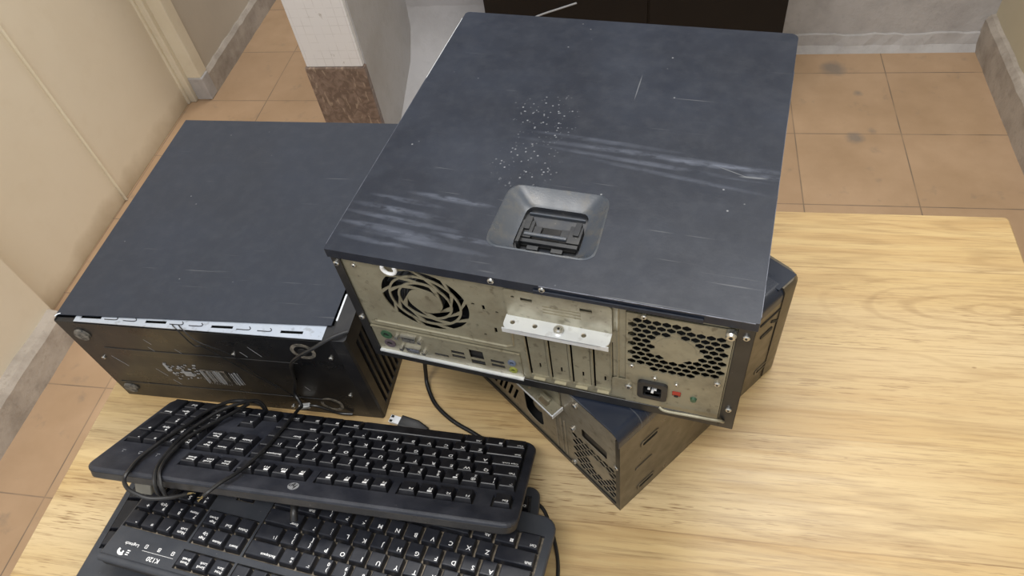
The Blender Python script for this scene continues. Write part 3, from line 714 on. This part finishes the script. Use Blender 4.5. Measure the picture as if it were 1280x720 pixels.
# steel strip with slots between panel and bottom plate
hs = []
for x in (.045, .128, .210, .293): hs.append([(x-.012, .0055), (x+.014, .0062), (x+.014, .0098), (x-.012, .0090)])
st = MB(); st.plate([[(.026, .0006), (.331, .0006), (.331, .0230), (.026, .0165)]]+hs, .001, M=T(0, 0, PH-.0022))
stp = st.build('slotted_strip', MT['blue_zinc'], pc)
for x in (.072, .096, .155, .179, .237, .262):
    MB().tube([(x-.008, .0062, PH-.0015), (x+.006, .0064, PH-.0015), (x+.008, .0085, PH-.0015), (x+.006, .0105, PH-.0015)], .0005, 5).build('punched_outline', MT['inside_dark'], stp)
MB().box(.0, PW-.018, .004, .05, PH-.012, PH-.0095).build('inner_shelf', MT['inside_dark'], pc)
pan = MB(); pan.plate([[(.0005, .0070), (.3365, .0190), (.3385, PD-.001), (.0005, PD)]], .0014, M=T(0, 0, PH-.0007))
pan.box(.0, .0012, .006, PD-.004, PH-.010, PH-.001)
pan.build('side_panel', MT['painted_steel_smooth'], pc, bevel=.0006)
MB().box(.3392, .3412, .026, .062, PH-.006, PH-.0006).build('bright_edge', MT['bright_zinc'], pc, label='bright metal edge beside the side panel')
MB().box(.3375, .3415, .016, PD, PH-.010, PH-.004).build('panel_gap', MT['inside_dark'], pc)
MB().tube([(.001, .004, PH+.0002), (.003, .007, PH+.0006), (.006, .0085, PH+.0004)], .0007, 6).build('bent_corner', MT['bright_zinc'], pc)
# slatted front bezel (right hand end)
fbz = MB()
pf = [(PW-.0165, .002), (PW-.0165, .0), (PW-.001, .0), (PW+.0008, .003), (PW+.0008, .016)]
y = .016
while y < .118:
    pf += [(PW+.0008, y), (PW-.0045, y+.001), (PW-.0045, y+.0050), (PW+.0008, y+.0060)]; y += .0108
pf += [(PW+.0008, .125), (PW+.0008, PD-.004), (PW-.002, PD), (PW-.0165, PD)]
fbz.loft([[(x, yy, z) for x, yy in pf] for z in (.010, PH-.026)], cap0=True, cap1=True)
sol = [(PW-.0165, .002), (PW-.0165, 0), (PW-.001, 0), (PW+.0008, .003), (PW+.0008, PD-.004), (PW-.002, PD), (PW-.0165, PD)]
fbz.loft([[(x, yy, z) for x, yy in sol] for z in (.0, .0105)]); fbz.loft([[(x, yy, z) for x, yy in sol] for z in (PH-.0265, PH-.001)])
fbz.build('front_bezel', MT['black_plastic'], pc, bevel=.0005)
def foot_(x, z, r, ring):
    M = T(x, -.0002, z) @ RX(PI/2)
    if ring:
        mb = MB(M)
        for k, (q0, q1) in enumerate(((1.0, .72),)):
            mb.plate([circ(0, 0, r*q0, 28), circ(0, 0, r*q1, 24)], .0010)
        f = mb.build('foot', MT['dust_ring'], btm, label='dusty ring where a rubber foot came off'); return
    mb = MB(M); mb.cyl(0, 0, 0, .003, r, 22, r2=r*.92); mb.cyl(0, 0, .003, .0036, r*.8, 22, r2=r*.5); mb.build('foot', MT['rubber_foot'], btm, smooth=True)
foot_(.0225, .1415, .0098, False); foot_(.017, .0215, .0098, False); foot_(.301, .142, .0145, True); foot_(.297, .0245, .0145, True)
mb = MB(T(.301, -.0005, .142) @ RX(PI/2)); mb.cyl(0, 0, 0, .0012, .006, 16); mb.build('foot_peg', MT['black_plastic'], btm)
for (x, z) in ((.020, .092), (.209, .124), (.331, .133), (.329, .052), (.240, .010)): screw(x, z, -.0002, .0026, btm)
# remains of a torn barcode sticker
sk = MB(T(.148, -.0004, .070) @ RY(.0) @ RX(PI/2))
random.seed(11)
for i in range(46):
    x = random.uniform(-.050, -.008); z = random.uniform(-.016, .020); ww = random.uniform(.001, .0045); hh = random.uniform(.0008, .0026)
    sk.box(x, x+ww, z, z+hh, 0, .0003)
sk.box(-.050, -.046, .002, .018, 0, .0003); sk.box(-.030, -.018, -.006, .004, 0, .0003)
sk.plate([[(-.008, -.012), (.036, -.016), (.030, .012), (-.004, .012)]], .0003, mi=1)
x = -.006
while x < .046:
    ww = random.choice((.0006, .001, .0016)); z1 = .012-random.uniform(0, .004); sk.box(x, x+ww, -.014-random.uniform(0, .004), z1, .0003, .0006, mi=2 if x < .034 and random.random() < .5 else 0); x += ww+random.choice((.0007, .0012, .002))
for i in range(10): sk.text(random.choice('80375A12'), .004, -.004+i*.0034, -.019, .0003)
sk.build('sticker_remains', [MT['grey_print'], MT['dust_ring'], MT['black_plastic']], btm, label='torn barcode sticker')
random.seed(5)
for k in range(9):
    x = random.uniform(.03, .14) if k < 6 else random.uniform(.2, .32); z = random.uniform(.05, .15); l = random.uniform(.008, .022)
    MB().tube([(x, -.0001, z), (x+l*.55, -.0001, z-l)], .00022, 4, smooth=0).build('scratch', MT['grey_print'], btm)
# two thin wires hanging out of the strip
MB().tube([(.150, .006, PH-.002), (.160, -.001, PH+.001), (.172, -.006, PH-.022), (.182, -.004, .140), (.207, -.003, .101), (.234, -.003, .066), (.238, -.003, .060), (.235, -.004, .057)], .0007, 6).build('wire', MT['cord_rubber'], pc, label='thin loose wire')
MB().tube([(.158, .006, PH-.002), (.168, -.001, PH-.000), (.181, -.006, PH-.014), (.210, -.004, .128), (.224, -.003, .088), (.252, -.003, .045), (.262, -.004, .012)], .0007, 6).build('wire', MT['cord_rubber'], pc, label='thin loose wire')

# ------------------------------------------------------------------ keyboards
U = .01905
def layout(rF, ic=''):
    K = []
    def row(y, x, items):
        for it in items:
            if isinstance(it, (int, float)): x += it; continue
            lab, w_ = it if isinstance(it, tuple) else (it, 1.); K.append((x, w_, y-.5, 1., lab)); x += w_
    row(0, 0, [('Ctrl', 1.25), ('win', 1.25), ('Alt', 1.25), ('', 6.25), ('Alt', 1.25), ('win', 1.25), ('menu', 1.25), ('Ctrl', 1.25), .25, '<', 'v', '>', .25, ('0|Ins', 2.), '.|Del'])
    row(1, 0, [('Shift', 2.25)]+list('ZXCVBNM')+['<|,', '>|.', '?|/', ('Shift', 2.75), 1.25, '^', 1.25, '1|End', '2|v', '3|PgDn'])
    row(2, 0, [('Caps Lock', 1.75)]+list('ASDFGHJKL')+[':|;', '"|\'', ('Enter', 2.25), 3.5, '4|<', '5', '6|>'])
    row(3, 0, [('Tab', 1.5)]+list('QWERTYUIOP')+['{|[', '}|]', ('| \\', 1.5), .25, 'Delete', 'End', 'Page|Down', .25, '7|Home', '8|^', '9|PgUp'])
    row(4, 0, ['~|`', '!|1', '@|2', '#|3', '$|4', '%|5', '^|6', '&|7', '*|8', '(|9', ')|0', '_|-', '+|=', ('Backspace', 2.), .25, 'Insert', 'Home', 'Page|Up', .25, 'Num|Lock', '/', '*', '-'])
    K.append((21.5, 1., 1.5, 2., '+')); K.append((21.5, 1., -.5, 2., 'Enter'))
    row(rF, 0, ['Esc', 1., 'F1', 'F2', ic+'F3', 'F4', .5, ic+'F5', ic+'F6', ic+'F7', ic+'F8', .5, ic+'F9', ic+'F10', ic+'F11', 'F12', .25, 'Print|Scrn', 'Scroll|Lock', 'Pause|Break'])
    return K
def put_legend(mb, lab, x0, x1, y0, y1, big):
    """white print on the upper left of a key top (mi=1)"""
    z = .00012; lx = x0+.0012; ty = y1-.0012
    if lab == '': return
    if lab == 'win':
        for i in (0, 1):
            for j in (0, 1): mb.box(lx+i*.0018, lx+i*.0018+.0015, ty-.0038+j*.0018, ty-.0038+j*.0018+.0015, 0, z, mi=1)
        return
    if lab == 'menu':
        for j in range(3): mb.box(lx, lx+.0035, ty-.001-j*.0013, ty-.0004-j*.0013, 0, z, mi=1)
        return
    parts = lab.split('|') if len(lab) > 1 and not lab.startswith('| ') else [lab]
    yy = ty
    for i, t in enumerate(parts):
        if t == '': continue
        if t == '#':
            mb.box(lx, lx+.0045, yy-.0026, yy, 0, z, mi=1); yy -= .0036; continue
        if len(t) == 1: size = big if len(parts) == 1 else big*.82
        else: size = .0046 if len(t) <= 3 else .0040
        vs, fs = text2d(t)
        xs = [q[0] for q in vs]; ys = [q[1] for q in vs]
        if not xs: continue
        w_ = (max(xs)-min(xs))*size; s2 = size*min(1., (x1-x0-.0016)/max(w_, 1e-6)*1.)
        yc = yy-(max(ys)-min(ys))*s2/2
        mb.add([((q[0]-min(xs))*s2+lx, (q[1]-(max(ys)+min(ys))/2)*s2+yc, z) for q in vs], fs, 1)
        yy -= (max(ys)-min(ys))*s2+.0011 if len(t) > 1 or len(parts) > 1 else 0
def key_mb(k, st, rF):
    x, w_, y, h_, lab = k
    mb = MB(T((x+w_/2-11.25)*U, (y+h_/2-2.5)*U, 0))
    W_, H_ = w_*U, h_*U; g = st['gap']/2; t = st['taper']; d = .0008
    X0, X1, Y0, Y1 = -W_/2+g, W_/2-g, -H_/2+g, H_/2-g
    a0, a1, b0, b1 = X0+t, X1-t, Y0+t*.9, Y1-t*.7
    zb = -.0080; zt = 0.
    q = lambda p0, p1, r0, r1, z: [(p0, r0, z), (p1, r0, z), (p1, r1, z), (p0, r1, z)]
    mb.loft([q(X0, X1, Y0, Y1, zb), q(X0+.0002, X1-.0002, Y0+.0002, Y1-.0002, zb+.002), q(a0-d*.4, a1+d*.4, b0-d*.4, b1+d*.4, zt-.0010), q(a0+d*.3, a1-d*.3, b0+d*.3, b1-d*.3, zt-.0001), q(a0+d*1.3, a1-d*1.3, b0+d*1.3, b1-d*1.3, zt)])
    put_legend(mb, lab, a0, a1, b0, b1, st['big'])
    return mb
def keyboard(label, q, rF, body, st, keys, hidden_last=4, deck=-.0045, bottom=-.021, xoff=0., yoff=0., group='keyboards piled in front'):
    root = thing('keyboard', label, 'keyboard', (q[0], q[1], q[2]+Z0), (q[4], q[5], q[3]), group)
    x0, x1, y0, y1, rad = body
    ol = rr(x0, x1, y0, y1, rad, 5)
    S = lambda p, dx, dz: [(((x0+x1)/2)+(x-(x0+x1)/2)*(1-dx/((x1-x0)/2)), ((y0+y1)/2)+(y-(y0+y1)/2)*(1-dx/((y1-y0)/2)), dz) for x, y in p]
    # lower tray
    lowz = -.0095
    tr = MB(T(xoff, yoff, 0) if xoff or yoff else None)
    A = T(-xoff, -yoff, 0)
    tr = MB()
    tr.loft([S(ol, .006, bottom), S(ol, .0015, bottom+.004), S(ol, .0006, deck-.0055), S(ol, .0016, deck-.0045), S(ol, .0016, lowz)], cap0=True, cap1=True)
    tr.build('bottom_tray', MT[st['side']], root, smooth=True)
    wells = st['wells'](rF)
    wp = [[((x-11.25)*U+xoff, (y-2.5)*U+yoff) for x, y in w_] for w_ in wells]
    tray = MB()
    tray.box(min(p[0] for w_ in wp for p in w_)-.002, max(p[0] for w_ in wp for p in w_)+.002, min(p[1] for w_ in wp for p in w_)-.002, max(p[1] for w_ in wp for p in w_)+.002, -.0094, -.0084)
    tray.build('key_bed', MT[st['well']], root)
    top = MB(); ins = [(x, y) for x, y, z in S(ol, .0022, 0)]
    top.plate([ins]+wp, .0040, M=T(0, 0, deck-.0020))
    top.loft([S(ol, .0, deck-.0045), S(ol, .0, deck-.0022), S(ol, .0008, deck-.0006), S(ol, .0022, deck)], cap0=False, cap1=False)
    top.loft([S(ol, .0, deck-.0045), S(ol, .003, deck-.0045)], cap0=False, cap1=False)
    tsh = top.build('top_shell', MT[st['deck']], root)
    km = [MT[st['key']], MT['white_print']]
    rest = MB()
    for i, k in enumerate(keys):
        mb = key_mb(k, st, rF); mb.v = [(a_+xoff, b_+yoff, c_) for a_, b_, c_ in mb.v]
        if len(keys) > 100 and i >= 100: rest.add(mb.v, mb.f); rest.mi[-len(mb.f):] = mb.mi; continue
        mb.build('key', km, root)
    if rest.v: rest.build('key', km, root, kind='stuff')
    return root, tsh
def wells_a(rF):
    m = .06
    R = lambda a0, a1, b0, b1: [(a0-m, b0-.5-m), (a1+m, b0-.5-m), (a1+m, b1+.5+m), (a0-m, b1+.5+m)]
    return [R(0, 15, 0, 4), R(0, 1, rF, rF), R(2, 6, rF, rF), R(6.5, 10.5, rF, rF), R(11, 15, rF, rF), R(15.25, 18.25, rF, rF), R(15.25, 18.25, 3, 4), R(15.25, 18.25, 0, 0)[:1] + [(18.25+m, -.5-m), (18.25+m, .5+m), (17.25+m, .5+m), (17.25+m, 1.5+m), (16.25-m, 1.5+m), (16.25-m, .5+m), (15.25-m, .5+m)], R(18.5, 22.5, 0, 4)]
def order(keys):
    # the partly hidden far right pad keys go last
    far = [k for k in keys if k[0] >= 18.4 and k[2] < 1.4]
    return [k for k in keys if k not in far]+far[::-1][::-1]

q1 = (-.23432520, -.30960936, .07935095, 3.1359074, .5973561, -.0645579)
stA = dict(gap=.0016, taper=.0017, big=.0066, deck='keyboard_deck', side='keyboard_side', well='key_well', key='key_plastic', wells=wells_a)
kA, kAt = keyboard('slim black keyboard with round silver badge, tilted on top of the keyboard pile', q1, 5.529, (-.2245, .2214, -.0635, .0925, (.016, .012, .010, .014)), stA, order(layout(5.529, '#|')))
bd = MB(T(.0024, .0788, -.0044)); bd.cyl(0, 0, 0, .0006, .0056, 32)
bd.text('hp', .0088, .0000, -.0002, .00075, mi=1, shear=.35); bd.box(-.0032, -.0026, -.0003, .0048, .0006, .00075, mi=1, M=RZ(-.33)); bd.box(.0003, .0009, -.0048, .0003, .0006, .00075, mi=1, M=RZ(-.33))
bd.build('badge', [MT['silver_badge'], MT['black_plastic']], kAt, label='round silver badge')
mb = MB()
for i, x in enumerate((.1637, .1835, .2027)):
    mb.box(x-.002, x+.002, .0545, .0550, -.0044, -.00435); mb.text(('1', 'A', 'v')[i], .004, x, .058, -.00435)
mb.build('lamp_icons', MT['grey_print'], kAt)
for x in (.163, -.158):
    mb = MB(); mb.box(x-.009, x+.009, .074 if x > 0 else .040, .086 if x > 0 else .062, -.0335 if x > 0 else -.0225, -.020); mb.build('flip_foot', MT['grey_rubber' if x > 0 else 'keyboard_side'], kA, bevel=.0015)
M1 = Matrix.Translation((q1[0], q1[1], q1[2])) @ Matrix.LocRotScale(None, __import__('mathutils').Euler((q1[4], q1[5], q1[3])), None)
I1 = M1.inverted(); wl = lambda *p: tuple(I1 @ Vector(p))
cd = MB()
rC = .0021; zc = .0026
# over the tilted keyboard from the left computer and down the near edge
q_ = lambda *p: tuple(M1 @ Vector(p))
cx_ = MB(T(0, 0, Z0))
cx_.tube([(-.2085, -.2235, .1705), (-.222, -.232, .1715), (-.246, -.243, .162), (-.268, -.245, .146), (-.285, -.241, .122), (-.298, -.2365, .080), (-.306, -.2395, .055), q_(.0600, -.068, .004), q_(.0598, -.058, zc), q_(.0573, -.0106, zc), q_(.0561, .0328, zc), q_(.0605, .0749, zc), q_(.0680, .0960, zc-.0005), q_(.0745, .1080, -.0015), q_(.0790, .1110, -.0055)], rC)
xo = tag(cx_.build('cord', MT['cord_rubber'], smooth=True), 'thin black cord hanging from the left computer and crossing the tilted keyboard', 'cord')
# three loops wound round the left end
cd.tube([(.100, -.040, -.026), (.104, -.066, -.018), (.109, -.0675, -.004), (.118, -.0635, zc+.001), (.1421, -.0568, zc+.002), (.1575, -.0343, zc), (.1622, .002, zc), (.1679, .0376, zc), (.1725, .0705, zc-.003), (.1702, .0935, -.002), (.1687, .1033, -.006), (.1587, .1120, -.009), (.1470, .1145, -.012), (.1345, .1140, -.015), (.1185, .1060, -.017), (.1085, .0945, -.0195)], rC)
cd.tube([(.092, -.035, -.026), (.100, -.064, -.020), (.107, -.0670, -.003), (.116, -.0600, zc+.0045), (.1388, -.0329, zc+.004), (.1508, .0048, zc+.001), (.1523, .0373, zc), (.1474, .0754, zc-.002), (.1425, .0925, -.003), (.1385, .0990, -.012), (.136, .094, -.024), (.140, .06, -.0255)], rC)
cd.tube([(.118, -.052, zc+.004), (.1295, -.0252, zc+.001), (.1453, .0216, zc), (.1466, .0561, zc-.001), (.1404, .0861, zc-.003), (.1345, .0965, -.007), (.1300, .1000, -.014), (.127, .094, -.025), (.125, .06, -.0255)], rC)
kcord = cd.build('cord', MT['cord_rubber'], kA, smooth=True, label='black cord wound round the left end')
def strands(mb, p, d):
    for k in range(5):
        j = [random.uniform(-.0010, .0016) for _ in range(3)]; e = [random.uniform(-.002, .002) for _ in range(3)]
        mb.tube([tuple(Vector(p)+Vector(j)*.6-Vector(d)*.1), tuple(Vector(p)+Vector(d)*.6+Vector(j)), tuple(Vector(p)+Vector(d)+Vector(j)+Vector(e))], .00026, 5)
    return mb
strands(MB(), (.1085, .0945, -.0195), (-.004, -.005, -.0005)).build('copper_strands', MT['copper'], kcord, label='frayed copper ends')
strands(MB(), q_(.0790, .1110, -.0055), tuple(Vector(q_(.0825, .1135, -.009))-Vector(q_(.0790, .1110, -.0055)))).build('copper_strands', MT['copper'], xo, label='frayed copper ends').location = (0, 0, Z0)
mb = MB(); mb.tube([(.001, .080, -.022), (-.002, .089, -.027), (-.003, .092, -.0345)], .0038, 10); mb.build('cord_gland', MT['cord_rubber'], kA, smooth=True)

q2 = (-.20814513, -.40731846, .07237146, 3.0292285, .2121548, -.0160126)
stB = dict(gap=.0026, taper=.0011, big=.0066, deck='keyboard_deck_matte', side='keyboard_side', well='key_well_dusty', key='key_plastic_worn', wells=wells_a)
kB, kBt = keyboard('thick dusty black keyboard with tan dirt between its square keys, lying under the slim one', q2, 5.485, (-.2245, .2180, -.082, .0775, (.016, .016, .004, .004)), stB, order(layout(5.485)))
lg = MB(T(0, 0, -.00445))
lg.text('Logitech', .0046, .1905, .0555, 0, sx=1.05)
# emblem beside the word: bright curved stroke, small dot and four rays
em = [(.1985+.0055*math.cos(t), .0660+.0050*math.sin(t)) for t in [-.5+2.7*i/8 for i in range(9)]]+[(.1985+.0030*math.cos(t), .0658+.0022*math.sin(t)) for t in [2.2-2.7*i/8 for i in range(9)]]
lg.M = T(-.003, -.0020, -.00445)
lg.plate([em], .0001)
lg.cyl(.1972, .0668, 0, .0001, .0011, 10)
for k in range(3): lg.box(.1900, .1935, .0640+.0022*k, .0650+.0022*k, 0, .0001, M=T(0, 0, 0))
lg.M = T(0, 0, -.00445)
lg.text('K120', .0068, .1582, .0650, 0)
lg.box(.139, .176, .0588, .0591, 0, .0001)
for x, t in ((.174, '1'), (.1586, 'A'), (.1424, 'v')):
    lg.plate([rr(x-.0016, x+.0016, .0520, .0562, .0006), rr(x-.0011, x+.0011, .0525, .0557, .0004)], .0001); lg.text(t, .0034, x, .0541, 0)
lg.build('printed_marks', MT['white_print'], kBt)
MB().tube([(-.222, .0735, -.0075), (.2165, .0735, -.0075)], .0042, 10, smooth=0).build('rear_ridge', MT['keyboard_deck_matte'], kBt, smooth=True)

# third keyboard, mostly hidden below
th = math.radians(10.)
R2 = Matrix.Translation((q2[0], q2[1], q2[2])) @ Matrix.LocRotScale(None, __import__('mathutils').Euler((q2[4], q2[5], q2[3])), None)
M3 = R2 @ T(0, 0, -.0222) @ RZ(th)
e3 = M3.to_euler('XYZ'); l3 = M3.translation
q3 = (l3.x, l3.y, l3.z, e3.z, e3.x, e3.y)
l3keys = [(k[0]+(1. if k[0] > 18.4 else 0.),)+k[1:] for k in layout(5.485) if k[0]+k[1] < 2.3 or k[0] >= 20.4]
def wells_c(rF):
    w_ = wells_a(rF); w_[-1] = [(x+1., y) for x, y in w_[-1]]; return w_
stC = dict(stB); stC.update(deck='keyboard_deck_matte', key='key_plastic', well='key_well', wells=wells_c)
kC, kCt = keyboard('black keyboard at the bottom of the pile, only its two ends sticking out', q3, 5.485, (-.2124, .2542, -.0935, .066, (.012, .012, .012, .012)), stC, l3keys, xoff=.0119, yoff=-.0225, bottom=-.0205)
for x in (.19, -.15):
    MB().box(x-.012, x+.012, .040, .052, -.050, -.019).build('flip_foot', MT['keyboard_side'], kC, bevel=.0015)
M3i = M3.inverted(); w3 = lambda *p: tuple(M3i @ Vector(p))
MB().tube([w3(-.06, -.34, .006), w3(-.025, -.322, .004), w3(-.0036, -.3258, .0035), w3(.0075, -.341, .003), w3(.0150, -.358, .003), w3(.0225, -.383, .003), w3(.0245, -.410, .003), w3(.022, -.45, .003), w3(.0, -.52, .003)], .0021).build('cord', MT['cord_rubber'], kC, smooth=True, label='black cord along the right end')

# ------------------------------------------------------------------ loose cables
uc = thing('usb_cable', 'black usb cable end with bare metal tip on the table behind the tilted keyboard', 'cable', (-.1854, -.2400, Z0))
an = math.atan2(-.0068, .032)
B = RZ(an)
mb = MB(B); mb.box(-.0145, .001, -.005, .005, .0035, .0078); mb.box(-.0135, -.010, -.0045, -.0015, .0079, .0082, mi=1); mb.box(-.0135, -.010, .0015, .0045, .0079, .0082, mi=1)
mb.build('metal_tip', [MT['bright_zinc'], MT['inside_dark']], uc, bevel=.0005)
mb = MB(B); mb.loft([[(0, y_*1.0, z_+.0060) for y_, z_ in rr(-.0078, .0078, -.0042, .0042, .002, 3)], [(.022, y_, z_+.0058) for y_, z_ in rr(-.0072, .0072, -.0040, .0040, .002, 3)], [(.036, y_, z_+.0045) for y_, z_ in rr(-.0032, .0032, -.0028, .0028, .002, 3)]])
mb.build('plug_body', MT['cord_rubber'], uc, smooth=True)
MB(B).tube([(.034, 0, .0045), (.050, -.002, .003), (.062, -.010, .0022), (.075, -.022, .0022)], .0020).build('cord', MT['cord_rubber'], uc, smooth=True)
u2 = thing('usb_cable', 'small bright plug tip between the left computer and the tilted keyboard', 'cable', (-.300, -.2420, Z0+.028), (0, -.1, .15))
MB().box(-.008, .006, -.003, .003, 0, .0045).build('metal_tip', MT['bright_zinc'], u2, bevel=.0005)
MB().tube([(.004, 0, .002), (.014, -.001, .001), (.026, -.002, -.010), (.035, -.002, -.020), (.05, -.002, -.0255)], .0018).build('cord', MT['cord_rubber'], u2, smooth=True)
bc = MB(T(0, 0, Z0))
bc.tube([(-.150, -.170, .1725), (-.158, -.166, .155), (-.160, -.164, .110), (-.163, -.166, .060), (-.1665, -.176, .015), (-.164, -.187, .0042), (-.1485, -.2112, .003), (-.1233, -.2311, .003), (-.0959, -.2446, .003), (-.0811, -.2520, .003), (-.06, -.262, .003)], .0026, 10)
tag(bc.build('power_cable', MT['cord_rubber'], smooth=True), 'black cable hanging from the top computer and curving over the table', 'cable')

# ------------------------------------------------------------------ light
def area(name, loc, rot, sx, sy, power, col):
    l = bpy.data.lights.new(name, 'AREA'); l.shape = 'RECTANGLE'; l.size = sx; l.size_y = sy; l.energy = power; l.color = col
    o = bpy.data.objects.new(name, l); COL.objects.link(o); o.location = loc; o.rotation_euler = rot; return o
area('overhead_light', (.25, .55, 2.75), (0, 0, 0), 1.3, .35, 30, (1, .97, .93))
area('overhead_light', (-.2, -1.0, 2.75), (0, 0, 0), 1.3, .35, 26, (1, .97, .93))
area('overhead_light', (-.9, 2.2, 2.75), (0, 0, 0), .35, 1.2, 26, (1, .97, .93))  # unseen lamp, added to brighten the left background
wd = bpy.data.worlds.new('world'); sc.world = wd; wd.use_nodes = True
wd.node_tree.nodes['Background'].inputs[0].default_value = (.86, .92, 1.0, 1); wd.node_tree.nodes['Background'].inputs[1].default_value = .85

# ------------------------------------------------------------------ camera
cam = bpy.data.cameras.new('camera'); co = bpy.data.objects.new('camera', cam); COL.objects.link(co)
cam.sensor_width = 36; cam.sensor_fit = 'HORIZONTAL'; cam.lens = 36*913.68461/1280; cam.clip_start = .02
R = ((0.9818707481112523, -0.047131362187967984, 0.183598662036945), (0.1503292876378738, 0.7836111435484837, -0.6027890849915308), (-0.1154596868250524, 0.6194612259092124, 0.7764900838473835))
C = (0.10249987229629245, -0.6275639968481769, 0.7801362278995949+Z0)
co.matrix_world = Matrix((R[0]+(C[0],), R[1]+(C[1],), R[2]+(C[2],), (0, 0, 0, 1)))
sc.camera = co
sc.view_settings.view_transform = 'Standard'; sc.view_settings.look = 'None'; sc.view_settings.exposure = 0.08; sc.view_settings.gamma = 1.
sc.view_settings.use_curve_mapping = False
